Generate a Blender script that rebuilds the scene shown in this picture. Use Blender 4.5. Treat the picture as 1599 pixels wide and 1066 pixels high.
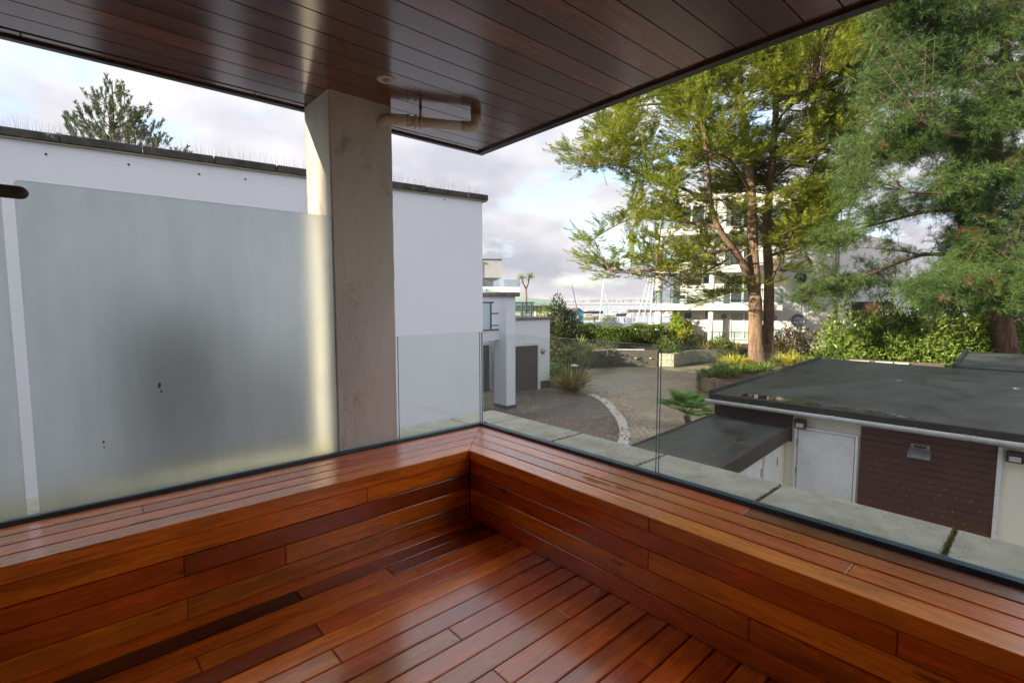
import bpy, bmesh, math, random
import numpy as np
from mathutils import Vector, Matrix
from math import radians as rad, sin, cos, pi, sqrt, atan2

# ------------------------------------------------------------------ scene, camera, light
for o in list(bpy.data.objects): bpy.data.objects.remove(o)
S = bpy.context.scene
C = S.collection
random.seed(7)
RS = np.random.RandomState(11)

FOC, CX, CY, PITCH, H = 769.0, 799.5, 533.0, math.atan(63 / 769.0), 1.4
THA = atan2(1660 - CX, FOC / cos(PITCH))
XR = np.array([sin(THA), cos(THA), 0]); YR = np.array([-cos(THA), sin(THA), 0])   # world X / Y in right-forward terms
M3 = np.array([XR, YR, [0, 0, 1.0]])
cam_d = bpy.data.cameras.new('camera'); cam = bpy.data.objects.new('camera', cam_d); C.objects.link(cam)
cam_d.sensor_width = 36; cam_d.lens = FOC / 1599 * 36; cam_d.clip_end = 12000; cam_d.clip_start = 0.02
fw = M3 @ np.array([0, cos(PITCH), -sin(PITCH)])
cam.location = (0, 0, H)
cam.rotation_euler = Vector(fw).to_track_quat('-Z', 'Y').to_euler()
S.camera = cam

SUN_R, SUN_F, SUN_EL = -0.90, -0.43, rad(19)
sh = M3 @ np.array([SUN_R, SUN_F, 0]); sh = sh / np.linalg.norm(sh)
W_ = bpy.data.worlds.new('World'); S.world = W_; W_.use_nodes = True
nt = W_.node_tree; nt.nodes.clear()
def wn(t, **kw):
    n = nt.nodes.new(t)
    for k, v in kw.items(): setattr(n, k, v)
    return n
L = nt.links.new
sky = wn('ShaderNodeTexSky', sky_type='NISHITA', sun_disc=False)
sky.sun_elevation = SUN_EL; sky.sun_rotation = atan2(sh[0], sh[1])
sky.altitude = 0; sky.air_density = 1.0; sky.dust_density = 1.5; sky.ozone_density = 1.5
SKY_STR = 0.10
tc = wn('ShaderNodeTexCoord')
sep = wn('ShaderNodeSeparateXYZ'); L(tc.outputs['Generated'], sep.inputs[0])
zz = wn('ShaderNodeMath', operation='MAXIMUM'); L(sep.outputs[2], zz.inputs[0]); zz.inputs[1].default_value = 0.0
za = wn('ShaderNodeMath', operation='ADD'); L(zz.outputs[0], za.inputs[0]); za.inputs[1].default_value = 0.34
dv = wn('ShaderNodeVectorMath', operation='DIVIDE'); L(tc.outputs['Generated'], dv.inputs[0])
cb = wn('ShaderNodeCombineXYZ'); L(za.outputs[0], cb.inputs[0]); L(za.outputs[0], cb.inputs[1]); cb.inputs[2].default_value = 1
L(cb.outputs[0], dv.inputs[1])
n1 = wn('ShaderNodeTexNoise'); n1.inputs['Scale'].default_value = 2.1; n1.inputs['Detail'].default_value = 8; n1.inputs['Roughness'].default_value = 0.52
L(dv.outputs[0], n1.inputs['Vector'])
r1 = wn('ShaderNodeValToRGB'); r1.color_ramp.elements[0].position = 0.31; r1.color_ramp.elements[1].position = 0.47
L(n1.outputs[0], r1.inputs[0])
n2 = wn('ShaderNodeTexNoise'); n2.inputs['Scale'].default_value = 3.0; n2.inputs['Detail'].default_value = 7; n2.inputs['Roughness'].default_value = 0.5
ad = wn('ShaderNodeVectorMath', operation='ADD'); L(dv.outputs[0], ad.inputs[0]); ad.inputs[1].default_value = (7.3, 2.1, 4.0); L(ad.outputs[0], n2.inputs['Vector'])
r2 = wn('ShaderNodeValToRGB'); e = r2.color_ramp.elements
e[0].position = 0.34; e[0].color = (1.60, 1.60, 1.80, 1); e[1].position = 0.66; e[1].color = (2.60, 2.55, 2.62, 1)
L(n2.outputs[0], r2.inputs[0])
cie = wn('ShaderNodeMath', operation='MULTIPLY_ADD'); L(zz.outputs[0], cie.inputs[0]); cie.inputs[1].default_value = 0.95; cie.inputs[2].default_value = 0.78
cm = wn('ShaderNodeVectorMath', operation='SCALE'); L(r2.outputs[0], cm.inputs[0]); L(cie.outputs[0], cm.inputs[3])
mx = wn('ShaderNodeMix', data_type='RGBA'); L(r1.outputs[0], mx.inputs[0]); L(sky.outputs[0], mx.inputs[6]); L(cm.outputs[0], mx.inputs[7])
bg = wn('ShaderNodeBackground'); bg.inputs[1].default_value = SKY_STR; L(mx.outputs[2], bg.inputs[0])
wo = wn('ShaderNodeOutputWorld'); L(bg.outputs[0], wo.inputs[0])

sd = bpy.data.lights.new('sun', 'SUN'); so = bpy.data.objects.new('sun', sd); C.objects.link(so)
sd.energy = 2.9; sd.angle = rad(0.5); sd.color = (1.0, 0.84, 0.62)
sdir = Vector((sh[0] * cos(SUN_EL), sh[1] * cos(SUN_EL), sin(SUN_EL)))
so.rotation_euler = sdir.to_track_quat('Z', 'Y').to_euler(); so.location = (-20, 6, 12)

S.view_settings.view_transform = 'Standard'; S.view_settings.look = 'None'
S.view_settings.gamma = 1; S.view_settings.use_curve_mapping = False
S.view_settings.exposure = 2.08
S.render.engine = 'CYCLES'
S.cycles.use_denoising = True
S.cycles.max_bounces = 10; S.cycles.transparent_max_bounces = 24; S.cycles.transmission_bounces = 10; S.cycles.diffuse_bounces = 4
S.cycles.sample_clamp_indirect = 8

# ------------------------------------------------------------------ survey helpers: sight lines cut with real planes
_F = np.array([0, cos(PITCH), -sin(PITCH)]); _U = np.array([0, sin(PITCH), cos(PITCH)])
def _ray(px, py): return _F * FOC + np.array([1.0, 0, 0]) * (px - CX) - _U * (py - CY)
EYE = np.array([0, 0, H])
def at(px, py, D):
    d = _ray(px, py); return EYE + M3 @ (d * D / d[1])
def onz(px, py, z):
    d = M3 @ _ray(px, py); return EYE + d * (z - H) / d[2]
def onwall(px, py, p0, d):
    n = np.array([-d[1], d[0], 0]); r = M3 @ _ray(px, py); t = ((p0 - EYE) @ n) / (r @ n)
    return EYE + t * r
def RF(R, F, z=0.0):
    v = M3 @ np.array([R, F, 0.0]); return np.array([v[0], v[1], z])
def hdir(R, F):
    v = M3 @ np.array([R, F, 0.0]); return v / np.linalg.norm(v)
GZ = -2.6

# ------------------------------------------------------------------ materials
def mk(name):
    m = bpy.data.materials.new(name); m.use_nodes = True
    t = m.node_tree; b = t.nodes['Principled BSDF']
    return m, t, b
def nd(t, typ, ins=None, **kw):
    n = t.nodes.new(typ)
    for k, v in kw.items(): setattr(n, k, v)
    for k, v in (ins or {}).items():
        if hasattr(v, 'is_output'): t.links.new(v, n.inputs[k])
        else: n.inputs[k].default_value = v
    return n
def c4(c): return (c[0], c[1], c[2], 1)
def ramp(t, fac, stops):
    r = t.nodes.new('ShaderNodeValToRGB'); t.links.new(fac, r.inputs[0])
    el = r.color_ramp.elements
    while len(el) < len(stops): el.new(0.5)
    for e_, (p, c) in zip(el, stops): e_.position = p; e_.color = c4(c) if len(c) == 3 else c
    return r
def coords(t, scale=(1, 1, 1), kind='Object', rnd=0.0):
    tc_ = t.nodes.new('ShaderNodeTexCoord')
    mp = nd(t, 'ShaderNodeMapping', {'Vector': tc_.outputs[kind], 'Scale': scale})
    if rnd:
        oi = t.nodes.new('ShaderNodeObjectInfo')
        mu = nd(t, 'ShaderNodeMath', {0: oi.outputs['Random'], 1: rnd}, operation='MULTIPLY')
        a = nd(t, 'ShaderNodeVectorMath', {0: mp.outputs[0], 1: mu.outputs[0]}, operation='ADD')
        return a.outputs[0]
    return mp.outputs[0]
def mixc(t, fac, a, b, typ='MIX'):
    m = t.nodes.new('ShaderNodeMix'); m.data_type = 'RGBA'; m.blend_type = typ
    for i, v in ((0, fac), (6, a), (7, b)):
        if hasattr(v, 'is_output'): t.links.new(v, m.inputs[i])
        else: m.inputs[i].default_value = v if i == 0 else c4(v)
    return m.outputs[2]
def bump(t, b, h, strength=0.3, dist=0.01):
    bp = nd(t, 'ShaderNodeBump', {'Height': h, 'Strength': strength, 'Distance': dist})
    t.links.new(bp.outputs[0], b.inputs['Normal'])
def plain(name, c, rough=0.6, c2=None, scale=4.0, bs=0.0, bscale=60.0, metal=0.0, stretch=(1, 1, 1), spec=0.5, lo=0.35, hi=0.65, coord='Object'):
    """a colour with a slow stain of a second colour and fine relief"""
    m, t, b = mk(name)
    b.inputs['Roughness'].default_value = rough; b.inputs['Metallic'].default_value = metal
    b.inputs['Specular IOR Level'].default_value = spec
    b.inputs['Base Color'].default_value = c4(c)
    if c2 is not None:
        v = coords(t, stretch, coord)
        n = nd(t, 'ShaderNodeTexNoise', {'Vector': v, 'Scale': scale, 'Detail': 7, 'Roughness': 0.65})
        r = ramp(t, n.outputs[0], [(lo, c), (hi, c2)])
        t.links.new(r.outputs[0], b.inputs['Base Color'])
    if bs:
        v = coords(t, (1, 1, 1), coord)
        n = nd(t, 'ShaderNodeTexNoise', {'Vector': v, 'Scale': bscale, 'Detail': 5})
        bump(t, b, n.outputs[0], bs, 0.006)
    return m

def wood(name, rough=0.24, dark=0.45, gscale=1.0, coat=0.0):
    """oiled hardwood: tone from the object's own colour, grain running along local X"""
    m, t, b = mk(name)
    oi = t.nodes.new('ShaderNodeObjectInfo')
    v = coords(t, (1.6 * gscale, 16 * gscale, 16 * gscale), 'Object', 37.0)
    w = nd(t, 'ShaderNodeTexNoise', {'Vector': v, 'Scale': 1.4, 'Detail': 3, 'Roughness': 0.5, 'Distortion': 1.2})
    wv = nd(t, 'ShaderNodeMath', {0: w.outputs[0], 1: 22.0}, operation='MULTIPLY')
    sn = nd(t, 'ShaderNodeMath', {0: wv.outputs[0]}, operation='SINE')
    v2 = coords(t, (5, 160, 160), 'Object', 53.0)
    f = nd(t, 'ShaderNodeTexNoise', {'Vector': v2, 'Scale': 1.0, 'Detail': 5, 'Roughness': 0.7})
    v3 = coords(t, (1.1, 5, 5), 'Object', 71.0)
    g = nd(t, 'ShaderNodeTexNoise', {'Vector': v3, 'Scale': 1.3, 'Detail': 4, 'Roughness': 0.6})
    r1_ = ramp(t, sn.outputs[0], [(0.0, (0.86, 0.83, 0.80)), (0.9, (1.06, 1.05, 1.04))])
    r2_ = ramp(t, f.outputs[0], [(0.30, (dark, dark * 0.9, dark * 0.8)), (0.48, (1.1, 1.08, 1.05))])
    r3_ = ramp(t, g.outputs[0], [(0.32, (0.66, 0.60, 0.56)), (0.58, (1.16, 1.12, 1.08))])
    a = mixc(t, 1.0, r1_.outputs[0], r2_.outputs[0], 'MULTIPLY')
    a = mixc(t, 1.0, a, r3_.outputs[0], 'MULTIPLY')
    kn = nd(t, 'ShaderNodeTexVoronoi', {'Vector': coords(t, (1.3, 6.0, 6.0), 'Object', 91.0), 'Scale': 1.0})
    kr = ramp(t, kn.outputs['Distance'], [(0.035, (0.30, 0.26, 0.24)), (0.085, (1, 1, 1))])
    a = mixc(t, 1.0, a, kr.outputs[0], 'MULTIPLY')
    a = mixc(t, 1.0, a, oi.outputs['Color'], 'MULTIPLY')
    t.links.new(a, b.inputs['Base Color'])
    rr = ramp(t, g.outputs[0], [(0.3, (rough * 0.72,) * 3), (0.68, (rough * 1.35,) * 3)])
    t.links.new(rr.outputs[0], b.inputs['Roughness'])
    b.inputs['Specular IOR Level'].default_value = 0.5
    b.inputs['Coat Weight'].default_value = coat; b.inputs['Coat Roughness'].default_value = 0.16; b.inputs['Coat IOR'].default_value = 1.62
    hsum = nd(t, 'ShaderNodeMath', {0: f.outputs[0], 1: g.outputs[0]}, operation='ADD')
    bump(t, b, hsum.outputs[0], 0.12, 0.002)
    return m
M_DECK = wood('deck_hardwood', 0.27, 0.42, 1.0, 1.0)
M_BENCH = wood('bench_hardwood', 0.28, 0.42, 1.0, 1.0)
M_CEIL = wood('varnished_soffit_timber', 0.16, 0.72, 0.7, 0.9)
M_GREYWOOD = wood('weathered_timber', 0.8, 0.5)

def render_mat(name, c, c2, streak=(1.0, 1.0, 0.3), scale=2.0, lo=0.4, hi=0.75, bs=0.15, bscale=90, rough=0.85, spots=None):
    m, t, b = mk(name)
    v = coords(t, streak)
    n = nd(t, 'ShaderNodeTexNoise', {'Vector': v, 'Scale': scale, 'Detail': 8, 'Roughness': 0.68, 'Distortion': 0.4})
    r = ramp(t, n.outputs[0], [(lo, c), (hi, c2)])
    col = r.outputs[0]
    if spots:
        v2 = coords(t, (1, 1, 0.45))
        q = nd(t, 'ShaderNodeTexNoise', {'Vector': v2, 'Scale': spots[1], 'Detail': 9, 'Roughness': 0.75, 'Distortion': 0.8})
        rq = ramp(t, q.outputs[0], [(spots[2], (0, 0, 0)), (spots[3], (1, 1, 1))])
        col = mixc(t, rq.outputs[0], col, spots[0])
    t.links.new(col, b.inputs['Base Color']); b.inputs['Roughness'].default_value = rough
    f = nd(t, 'ShaderNodeTexNoise', {'Vector': coords(t), 'Scale': bscale, 'Detail': 5})
    bump(t, b, f.outputs[0], bs, 0.006)
    return m
M_PILLAR = render_mat('stained_render', (0.82, 0.795, 0.73), (0.64, 0.61, 0.545), (1, 1, 0.28), 3.2, 0.35, 0.7, 0.5, 45, 0.9, ((0.34, 0.30, 0.245), 3.8, 0.57, 0.72))
M_WHITE = render_mat('white_render', (0.77, 0.80, 0.86), (0.70, 0.735, 0.79), (0.4, 0.4, 0.15), 1.0, 0.45, 0.8, 0.05, 80)
M_CREAM = render_mat('cream_render', (0.84, 0.81, 0.71), (0.74, 0.70, 0.59), (0.8, 0.8, 0.25), 1.6, 0.45, 0.75, 0.08, 80)
M_APT = render_mat('apartment_render', (0.74, 0.73, 0.72), (0.66, 0.65, 0.63), (0.4, 0.4, 0.2), 0.8, 0.45, 0.8, 0.03, 40)
M_BEIGE = render_mat('beige_render', (0.58, 0.49, 0.40), (0.52, 0.44, 0.36), (0.4, 0.4, 0.2), 0.8)
M_COPE = render_mat('lichened_concrete', (0.50, 0.50, 0.42), (0.29, 0.30, 0.215), (1, 1, 1), 5.0, 0.36, 0.70, 0.4, 70, 0.8, ((0.52, 0.52, 0.47), 11.0, 0.56, 0.66))
M_COPEDARK = render_mat('blackened_coping', (0.075, 0.07, 0.06), (0.03, 0.03, 0.03), (1, 1, 1), 5.0, 0.4, 0.65, 0.5, 30, 0.9, ((0.32, 0.29, 0.24), 4.5, 0.58, 0.66))
M_COPEBROWN = render_mat('brown_coping', (0.22, 0.19, 0.15), (0.12, 0.10, 0.08), (1, 1, 1), 4.0, 0.4, 0.65, 0.4, 30)
M_MOSS = plain('moss', (0.10, 0.14, 0.02), 0.95, (0.18, 0.20, 0.04), 30, 0.8, 120)
M_DRIP = plain('drip_edge', (0.42, 0.38, 0.28), 0.8, (0.30, 0.26, 0.20), 6)
M_METAL = plain('anodised_channel', (0.085, 0.13, 0.17), 0.38, (0.055, 0.085, 0.11), 8, metal=0.35)
M_GASKET = plain('black_rubber', (0.012, 0.012, 0.014), 0.5)
M_BRONZE = plain('bronze_rail', (0.115, 0.105, 0.075), 0.5, (0.08, 0.072, 0.05), 9)
M_STEEL = plain('steel', (0.34, 0.35, 0.37), 0.35, metal=0.9)
M_DARKRAIL = plain('dark_rail', (0.03, 0.028, 0.03), 0.45)
M_WHITEPAINT = plain('white_paint', (0.78, 0.79, 0.80), 0.45, (0.70, 0.71, 0.72), 2)
M_DOORWHITE = plain('white_door_paint', (0.80, 0.82, 0.85), 0.5, (0.66, 0.68, 0.71), 3, 0.1, 40)
M_PIPE = plain('aged_plastic_pipe', (0.88, 0.85, 0.77), 0.4, (0.70, 0.63, 0.50), 9, 0.1, 40, stretch=(1, 1, 2))
M_PVC = plain('white_plastic', (0.85, 0.84, 0.80), 0.35, (0.75, 0.73, 0.68), 6)
M_GUTTER = plain('grey_white_gutter', (0.46, 0.47, 0.47), 0.4, (0.36, 0.36, 0.35), 5)
M_LENS = plain('frosted_lens', (0.50, 0.48, 0.44), 0.3)
def felt():
    m, t, b = mk('mineral_felt')
    v = coords(t, (0.5, 1.0, 1)); v2 = coords(t, (3.2, 0.35, 1)); v3 = coords(t)
    n1_ = nd(t, 'ShaderNodeTexNoise', {'Vector': v, 'Scale': 0.9, 'Detail': 8, 'Roughness': 0.7, 'Distortion': 0.5})
    n2_ = nd(t, 'ShaderNodeTexNoise', {'Vector': v2, 'Scale': 1.3, 'Detail': 7, 'Roughness': 0.7})
    n3_ = nd(t, 'ShaderNodeTexNoise', {'Vector': v3, 'Scale': 120, 'Detail': 4})
    r_a = ramp(t, n1_.outputs[0], [(0.34, (0.014, 0.020, 0.019)), (0.50, (0.034, 0.043, 0.040)), (0.70, (0.066, 0.076, 0.062))])
    r_b = ramp(t, n2_.outputs[0], [(0.60, (0, 0, 0)), (0.70, (1, 1, 1))])
    r_c = ramp(t, n3_.outputs[0], [(0.40, (0.40, 0.40, 0.40)), (0.64, (1.75, 1.75, 1.75))])
    col = mixc(t, r_b.outputs[0], r_a.outputs[0], (0.13, 0.135, 0.11))
    col = mixc(t, 1.0, col, r_c.outputs[0], 'MULTIPLY')
    t.links.new(col, b.inputs['Base Color'])
    rr_ = ramp(t, n1_.outputs[0], [(0.36, (0.24,) * 3), (0.55, (0.62,) * 3)]); t.links.new(rr_.outputs[0], b.inputs['Roughness'])
    bump(t, b, n3_.outputs[0], 0.5, 0.006); return m
M_FELT = felt()
M_FELTEDGE = plain('felt_edge', (0.010, 0.014, 0.013), 0.65, (0.028, 0.034, 0.029), 7, 0.3, 120)
M_BLACK = plain('black_plastic', (0.015, 0.015, 0.017), 0.4)
M_CLAD = plain('maroon_cladding', (0.065, 0.024, 0.020), 0.5, (0.045, 0.017, 0.015), 7, 0.2, 50, stretch=(3, 3, 1))
M_SLATE = plain('dark_plinth', (0.05, 0.055, 0.06), 0.8, (0.07, 0.075, 0.08), 4)
M_GARDOOR = plain('dark_garage_door', (0.060, 0.052, 0.055), 0.6, (0.045, 0.04, 0.043), 3)
M_GREYPANEL = plain('grey_cladding', (0.38, 0.39, 0.40), 0.5, (0.33, 0.34, 0.35), 2)
M_GREENROOF = plain('sage_metal_roof', (0.24, 0.33, 0.30), 0.4, (0.20, 0.29, 0.27), 1.5)
M_SOIL = plain('soil', (0.05, 0.035, 0.022), 0.95, (0.09, 0.06, 0.04), 5, 0.6, 30)
M_BLUEPAINT = plain('blue_paint', (0.10, 0.44, 0.66), 0.5, (0.08, 0.36, 0.56), 3)
M_HUTROOF = plain('hut_shingle', (0.07, 0.05, 0.06), 0.8)
M_HULL = plain('white_hull', (0.78, 0.78, 0.77), 0.3)
M_HULLDARK = plain('navy_hull', (0.02, 0.025, 0.05), 0.3)
M_TARP = plain('grey_tarpaulin', (0.12, 0.125, 0.15), 0.7, (0.2, 0.2, 0.23), 3)
M_JETTY = plain('jetty_timber', (0.12, 0.10, 0.08), 0.8, (0.07, 0.06, 0.05), 1)
M_POST = plain('dark_post', (0.06, 0.065, 0.08), 0.8)
M_FENCE = plain('dark_wall_stain', (0.075, 0.07, 0.062), 0.9, (0.11, 0.10, 0.085), 2, 0.3, 20)
M_RUST = plain('rust_stain', (0.42, 0.27, 0.09), 0.9, (0.16, 0.09, 0.03), 60)

def schlick(t, f0=0.04):
    g_ = t.nodes.new('ShaderNodeNewGeometry')
    d_ = nd(t, 'ShaderNodeVectorMath', {0: g_.outputs['Incoming'], 1: g_.outputs['Normal']}, operation='DOT_PRODUCT')
    a_ = nd(t, 'ShaderNodeMath', {0: d_.outputs['Value']}, operation='ABSOLUTE')
    i_ = nd(t, 'ShaderNodeMath', {0: 1.0, 1: a_.outputs[0]}, operation='SUBTRACT')
    p_ = nd(t, 'ShaderNodeMath', {0: i_.outputs[0], 1: 5.0}, operation='POWER')
    return nd(t, 'ShaderNodeMath', {0: p_.outputs[0], 1: 1 - f0, 2: f0}, operation='MULTIPLY_ADD')
def glass(name, tint, rough=0.0, edge=False, spec=0.5):
    m, t, b = mk(name); t.nodes.remove(b)
    out = t.nodes['Material Output']
    tr = nd(t, 'ShaderNodeBsdfTransparent', {'Color': c4(tint)})
    gl = nd(t, 'ShaderNodeBsdfGlossy', {'Roughness': 0.0, 'Color': (1, 1, 1, 1)})
    fr = schlick(t)
    v = coords(t, (1, 1, 1))
    dr = nd(t, 'ShaderNodeTexVoronoi', {'Vector': v, 'Scale': 42.0})
    dn = nd(t, 'ShaderNodeTexNoise', {'Vector': v, 'Scale': 2.2, 'Detail': 4})
    d1 = ramp(t, dr.outputs['Distance'], [(0.10, (1, 1, 1)), (0.17, (0, 0, 0))])
    d2 = ramp(t, dn.outputs[0], [(0.47, (0, 0, 0)), (0.62, (1, 1, 1))])
    dm = mixc(t, 1.0, d1.outputs[0], d2.outputs[0], 'MULTIPLY')
    df = nd(t, 'ShaderNodeBsdfDiffuse', {'Color': (0.85, 0.87, 0.88, 1)})
    m1 = nd(t, 'ShaderNodeMixShader', {0: fr.outputs[0], 1: tr.outputs[0], 2: gl.outputs[0]})
    film = nd(t, 'ShaderNodeMath', {0: dn.outputs[0], 1: 0.05}, operation='MULTIPLY')
    drop = nd(t, 'ShaderNodeMath', {0: dm, 1: 0.28, 2: film.outputs[0]}, operation='MULTIPLY_ADD')
    m2 = nd(t, 'ShaderNodeMixShader', {0: drop.outputs[0], 1: m1.outputs[0], 2: df.outputs[0]})
    t.links.new(m2.outputs[0], out.inputs[0])
    return m
M_GLASS = glass('clear_toughened_glass', (0.955, 0.98, 0.97))
def simple_glass(name, tint, frac=0.25, ref=(0.9, 0.95, 1.0)):
    m, t, b = mk(name); t.nodes.remove(b); out = t.nodes['Material Output']
    tr = nd(t, 'ShaderNodeBsdfTransparent', {'Color': c4(tint)}); gl = nd(t, 'ShaderNodeBsdfGlossy', {'Roughness': 0.02, 'Color': c4(ref)})
    fr = schlick(t)
    ad_ = nd(t, 'ShaderNodeMath', {0: fr.outputs[0], 1: frac}, operation='ADD', use_clamp=True)
    m1 = nd(t, 'ShaderNodeMixShader', {0: ad_.outputs[0], 1: tr.outputs[0], 2: gl.outputs[0]})
    t.links.new(m1.outputs[0], out.inputs[0]); return m
M_AQUA = simple_glass('aqua_balustrade_glass', (0.82, 0.89, 0.89), 0.02)
M_GEDGE = plain('glass_cut_edge', (0.10, 0.17, 0.19), 0.2)
def window_glass():
    m, t, b = mk('window_glass'); b.inputs['Base Color'].default_value = (0.07, 0.085, 0.10, 1); b.inputs['Roughness'].default_value = 0.05
    b.inputs['Specular IOR Level'].default_value = 0.9; b.inputs['Coat Weight'].default_value = 0.6; b.inputs['Coat Roughness'].default_value = 0.02
    return m
M_WIN = window_glass()
M_CURTAIN = plain('pale_blind', (0.52, 0.57, 0.58), 0.8, (0.44, 0.49, 0.50), 6, stretch=(6, 6, 0.3))

def frosted():
    m, t, b = mk('acid_etched_glass'); t.nodes.remove(b); out = t.nodes['Material Output']
    v = coords(t, (1, 1, 0.16))
    n = nd(t, 'ShaderNodeTexNoise', {'Vector': v, 'Scale': 14.0, 'Detail': 7, 'Roughness': 0.7})
    gr = nd(t, 'ShaderNodeTexCoord'); sp = nd(t, 'ShaderNodeSeparateXYZ', {0: gr.outputs['Object']})
    low = ramp(t, nd(t, 'ShaderNodeMapRange', {'Value': sp.outputs[2], 1: 0.46, 2: 1.0}).outputs[0], [(0.0, (0.87, 0.87, 0.80)), (0.42, (0.935, 0.96, 0.955))])
    st = ramp(t, n.outputs[0], [(0.34, (0.92, 0.935, 0.935)), (0.66, (1.0, 1.0, 1.0))])
    col = mixc(t, 1.0, low.outputs[0], st.outputs[0], 'MULTIPLY')
    rf = nd(t, 'ShaderNodeBsdfRefraction', {'Color': col, 'Roughness': 0.50, 'IOR': 1.30})
    tl = nd(t, 'ShaderNodeBsdfTranslucent', {'Color': mixc(t, 1.0, col, (0.75, 0.82, 0.84), 'MULTIPLY')})
    df = nd(t, 'ShaderNodeBsdfDiffuse', {'Color': (0.62, 0.66, 0.65, 1)})
    gl = nd(t, 'ShaderNodeBsdfGlossy', {'Roughness': 0.18, 'Color': (1, 1, 1, 1)})
    fr = schlick(t, 0.03)
    m1 = nd(t, 'ShaderNodeMixShader', {0: 0.12, 1: rf.outputs[0], 2: tl.outputs[0]})
    m2 = nd(t, 'ShaderNodeMixShader', {0: 0.06, 1: m1.outputs[0], 2: df.outputs[0]})
    m3 = nd(t, 'ShaderNodeMixShader', {0: fr.outputs[0], 1: m2.outputs[0], 2: gl.outputs[0]})
    t.links.new(m3.outputs[0], out.inputs[0]); return m
M_FROST = frosted()

def leafmat(name, a, b_, trans=0.35, rough=0.55, nscale=0.5):
    m, t, b = mk(name); out = t.nodes['Material Output']
    g = t.nodes.new('ShaderNodeNewGeometry')
    n = nd(t, 'ShaderNodeTexNoise', {'Vector': coords(t), 'Scale': nscale, 'Detail': 3})
    s_ = nd(t, 'ShaderNodeMath', {0: g.outputs['Random Per Island'], 1: 0.5, 2: n.outputs[0]}, operation='MULTIPLY_ADD')
    r = ramp(t, s_.outputs[0], [(0.42, a), (1.0, b_)])
    t.links.new(r.outputs[0], b.inputs['Base Color']); b.inputs['Roughness'].default_value = rough; b.inputs['Specular IOR Level'].default_value = 0.35
    tl = nd(t, 'ShaderNodeBsdfTranslucent', {'Color': r.outputs[0]})
    ms = nd(t, 'ShaderNodeMixShader', {0: trans, 1: b.outputs[0], 2: tl.outputs[0]})
    t.links.new(ms.outputs[0], out.inputs[0]); return m
M_CYP = leafmat('cypress_foliage', (0.052, 0.110, 0.015), (0.36, 0.400, 0.050), 0.42)
M_PINE = leafmat('pine_needles', (0.012, 0.050, 0.014), (0.098, 0.165, 0.034), 0.24)
M_PINE2 = leafmat('grey_pine_needles', (0.055, 0.085, 0.035), (0.12, 0.16, 0.075), 0.25)
M_BROWNNEEDLE = leafmat('dead_needles', (0.12, 0.065, 0.028), (0.24, 0.12, 0.045), 0.2)
M_LAUREL = leafmat('laurel_leaves', (0.050, 0.105, 0.018), (0.20, 0.28, 0.050), 0.3, 0.32, 1.2)
M_HEDGE = leafmat('hedge_leaves', (0.055, 0.105, 0.024), (0.16, 0.23, 0.045), 0.3, 0.5, 1.0)
M_BUSH = leafmat('bush_leaves', (0.035, 0.055, 0.022), (0.085, 0.10, 0.04), 0.3, 0.5, 1.0)
M_LIME = leafmat('lime_leaves', (0.14, 0.22, 0.02), (0.32, 0.42, 0.04), 0.4)
M_PURPLE = leafmat('purple_leaves', (0.05, 0.022, 0.025), (0.13, 0.06, 0.05), 0.3)
M_GREYBUSH = leafmat('olive_leaves', (0.09, 0.085, 0.045), (0.19, 0.17, 0.09), 0.3)
M_YELLOW = leafmat('variegated_blades', (0.30, 0.30, 0.03), (0.70, 0.62, 0.10), 0.4)
M_BLADE = leafmat('green_blades', (0.075, 0.16, 0.022), (0.24, 0.33, 0.05), 0.35)
M_CORDY = leafmat('cordyline_blades', (0.12, 0.19, 0.05), (0.34, 0.40, 0.14), 0.35)
M_FLAX = leafmat('flax_blades', (0.15, 0.15, 0.045), (0.40, 0.33, 0.11), 0.3)
M_PALM = leafmat('palm_fronds', (0.05, 0.20, 0.035), (0.14, 0.38, 0.07), 0.35, 0.4)
M_GRASS = leafmat('grass_blades', (0.06, 0.11, 0.02), (0.16, 0.19, 0.05), 0.35)
def bark(name, a, b_, c):
    m, t, b = mk(name)
    v = coords(t, (7, 7, 0.9))
    n = nd(t, 'ShaderNodeTexNoise', {'Vector': v, 'Scale': 1.6, 'Detail': 7, 'Roughness': 0.7, 'Distortion': 0.6})
    n2_ = nd(t, 'ShaderNodeTexNoise', {'Vector': coords(t, (1, 1, 0.5)), 'Scale': 0.7, 'Detail': 3})
    r = ramp(t, n.outputs[0], [(0.36, a), (0.55, b_), (0.72, c)])
    r2_ = ramp(t, n2_.outputs[0], [(0.35, (0.75, 0.72, 0.7)), (0.65, (1.15, 1.1, 1.05))])
    t.links.new(mixc(t, 1.0, r.outputs[0], r2_.outputs[0], 'MULTIPLY'), b.inputs['Base Color'])
    b.inputs['Roughness'].default_value = 0.95; bump(t, b, n.outputs[0], 0.9, 0.06); return m
M_BARK = bark('cypress_bark', (0.10, 0.065, 0.045), (0.24, 0.17, 0.12), (0.34, 0.26, 0.19))
M_BARKPINE = bark('pine_bark', (0.06, 0.035, 0.025), (0.16, 0.10, 0.07), (0.26, 0.17, 0.12))
M_STEM = plain('plant_stem', (0.20, 0.15, 0.10), 0.9, (0.12, 0.09, 0.06), 12, 0.4, 40)

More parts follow.
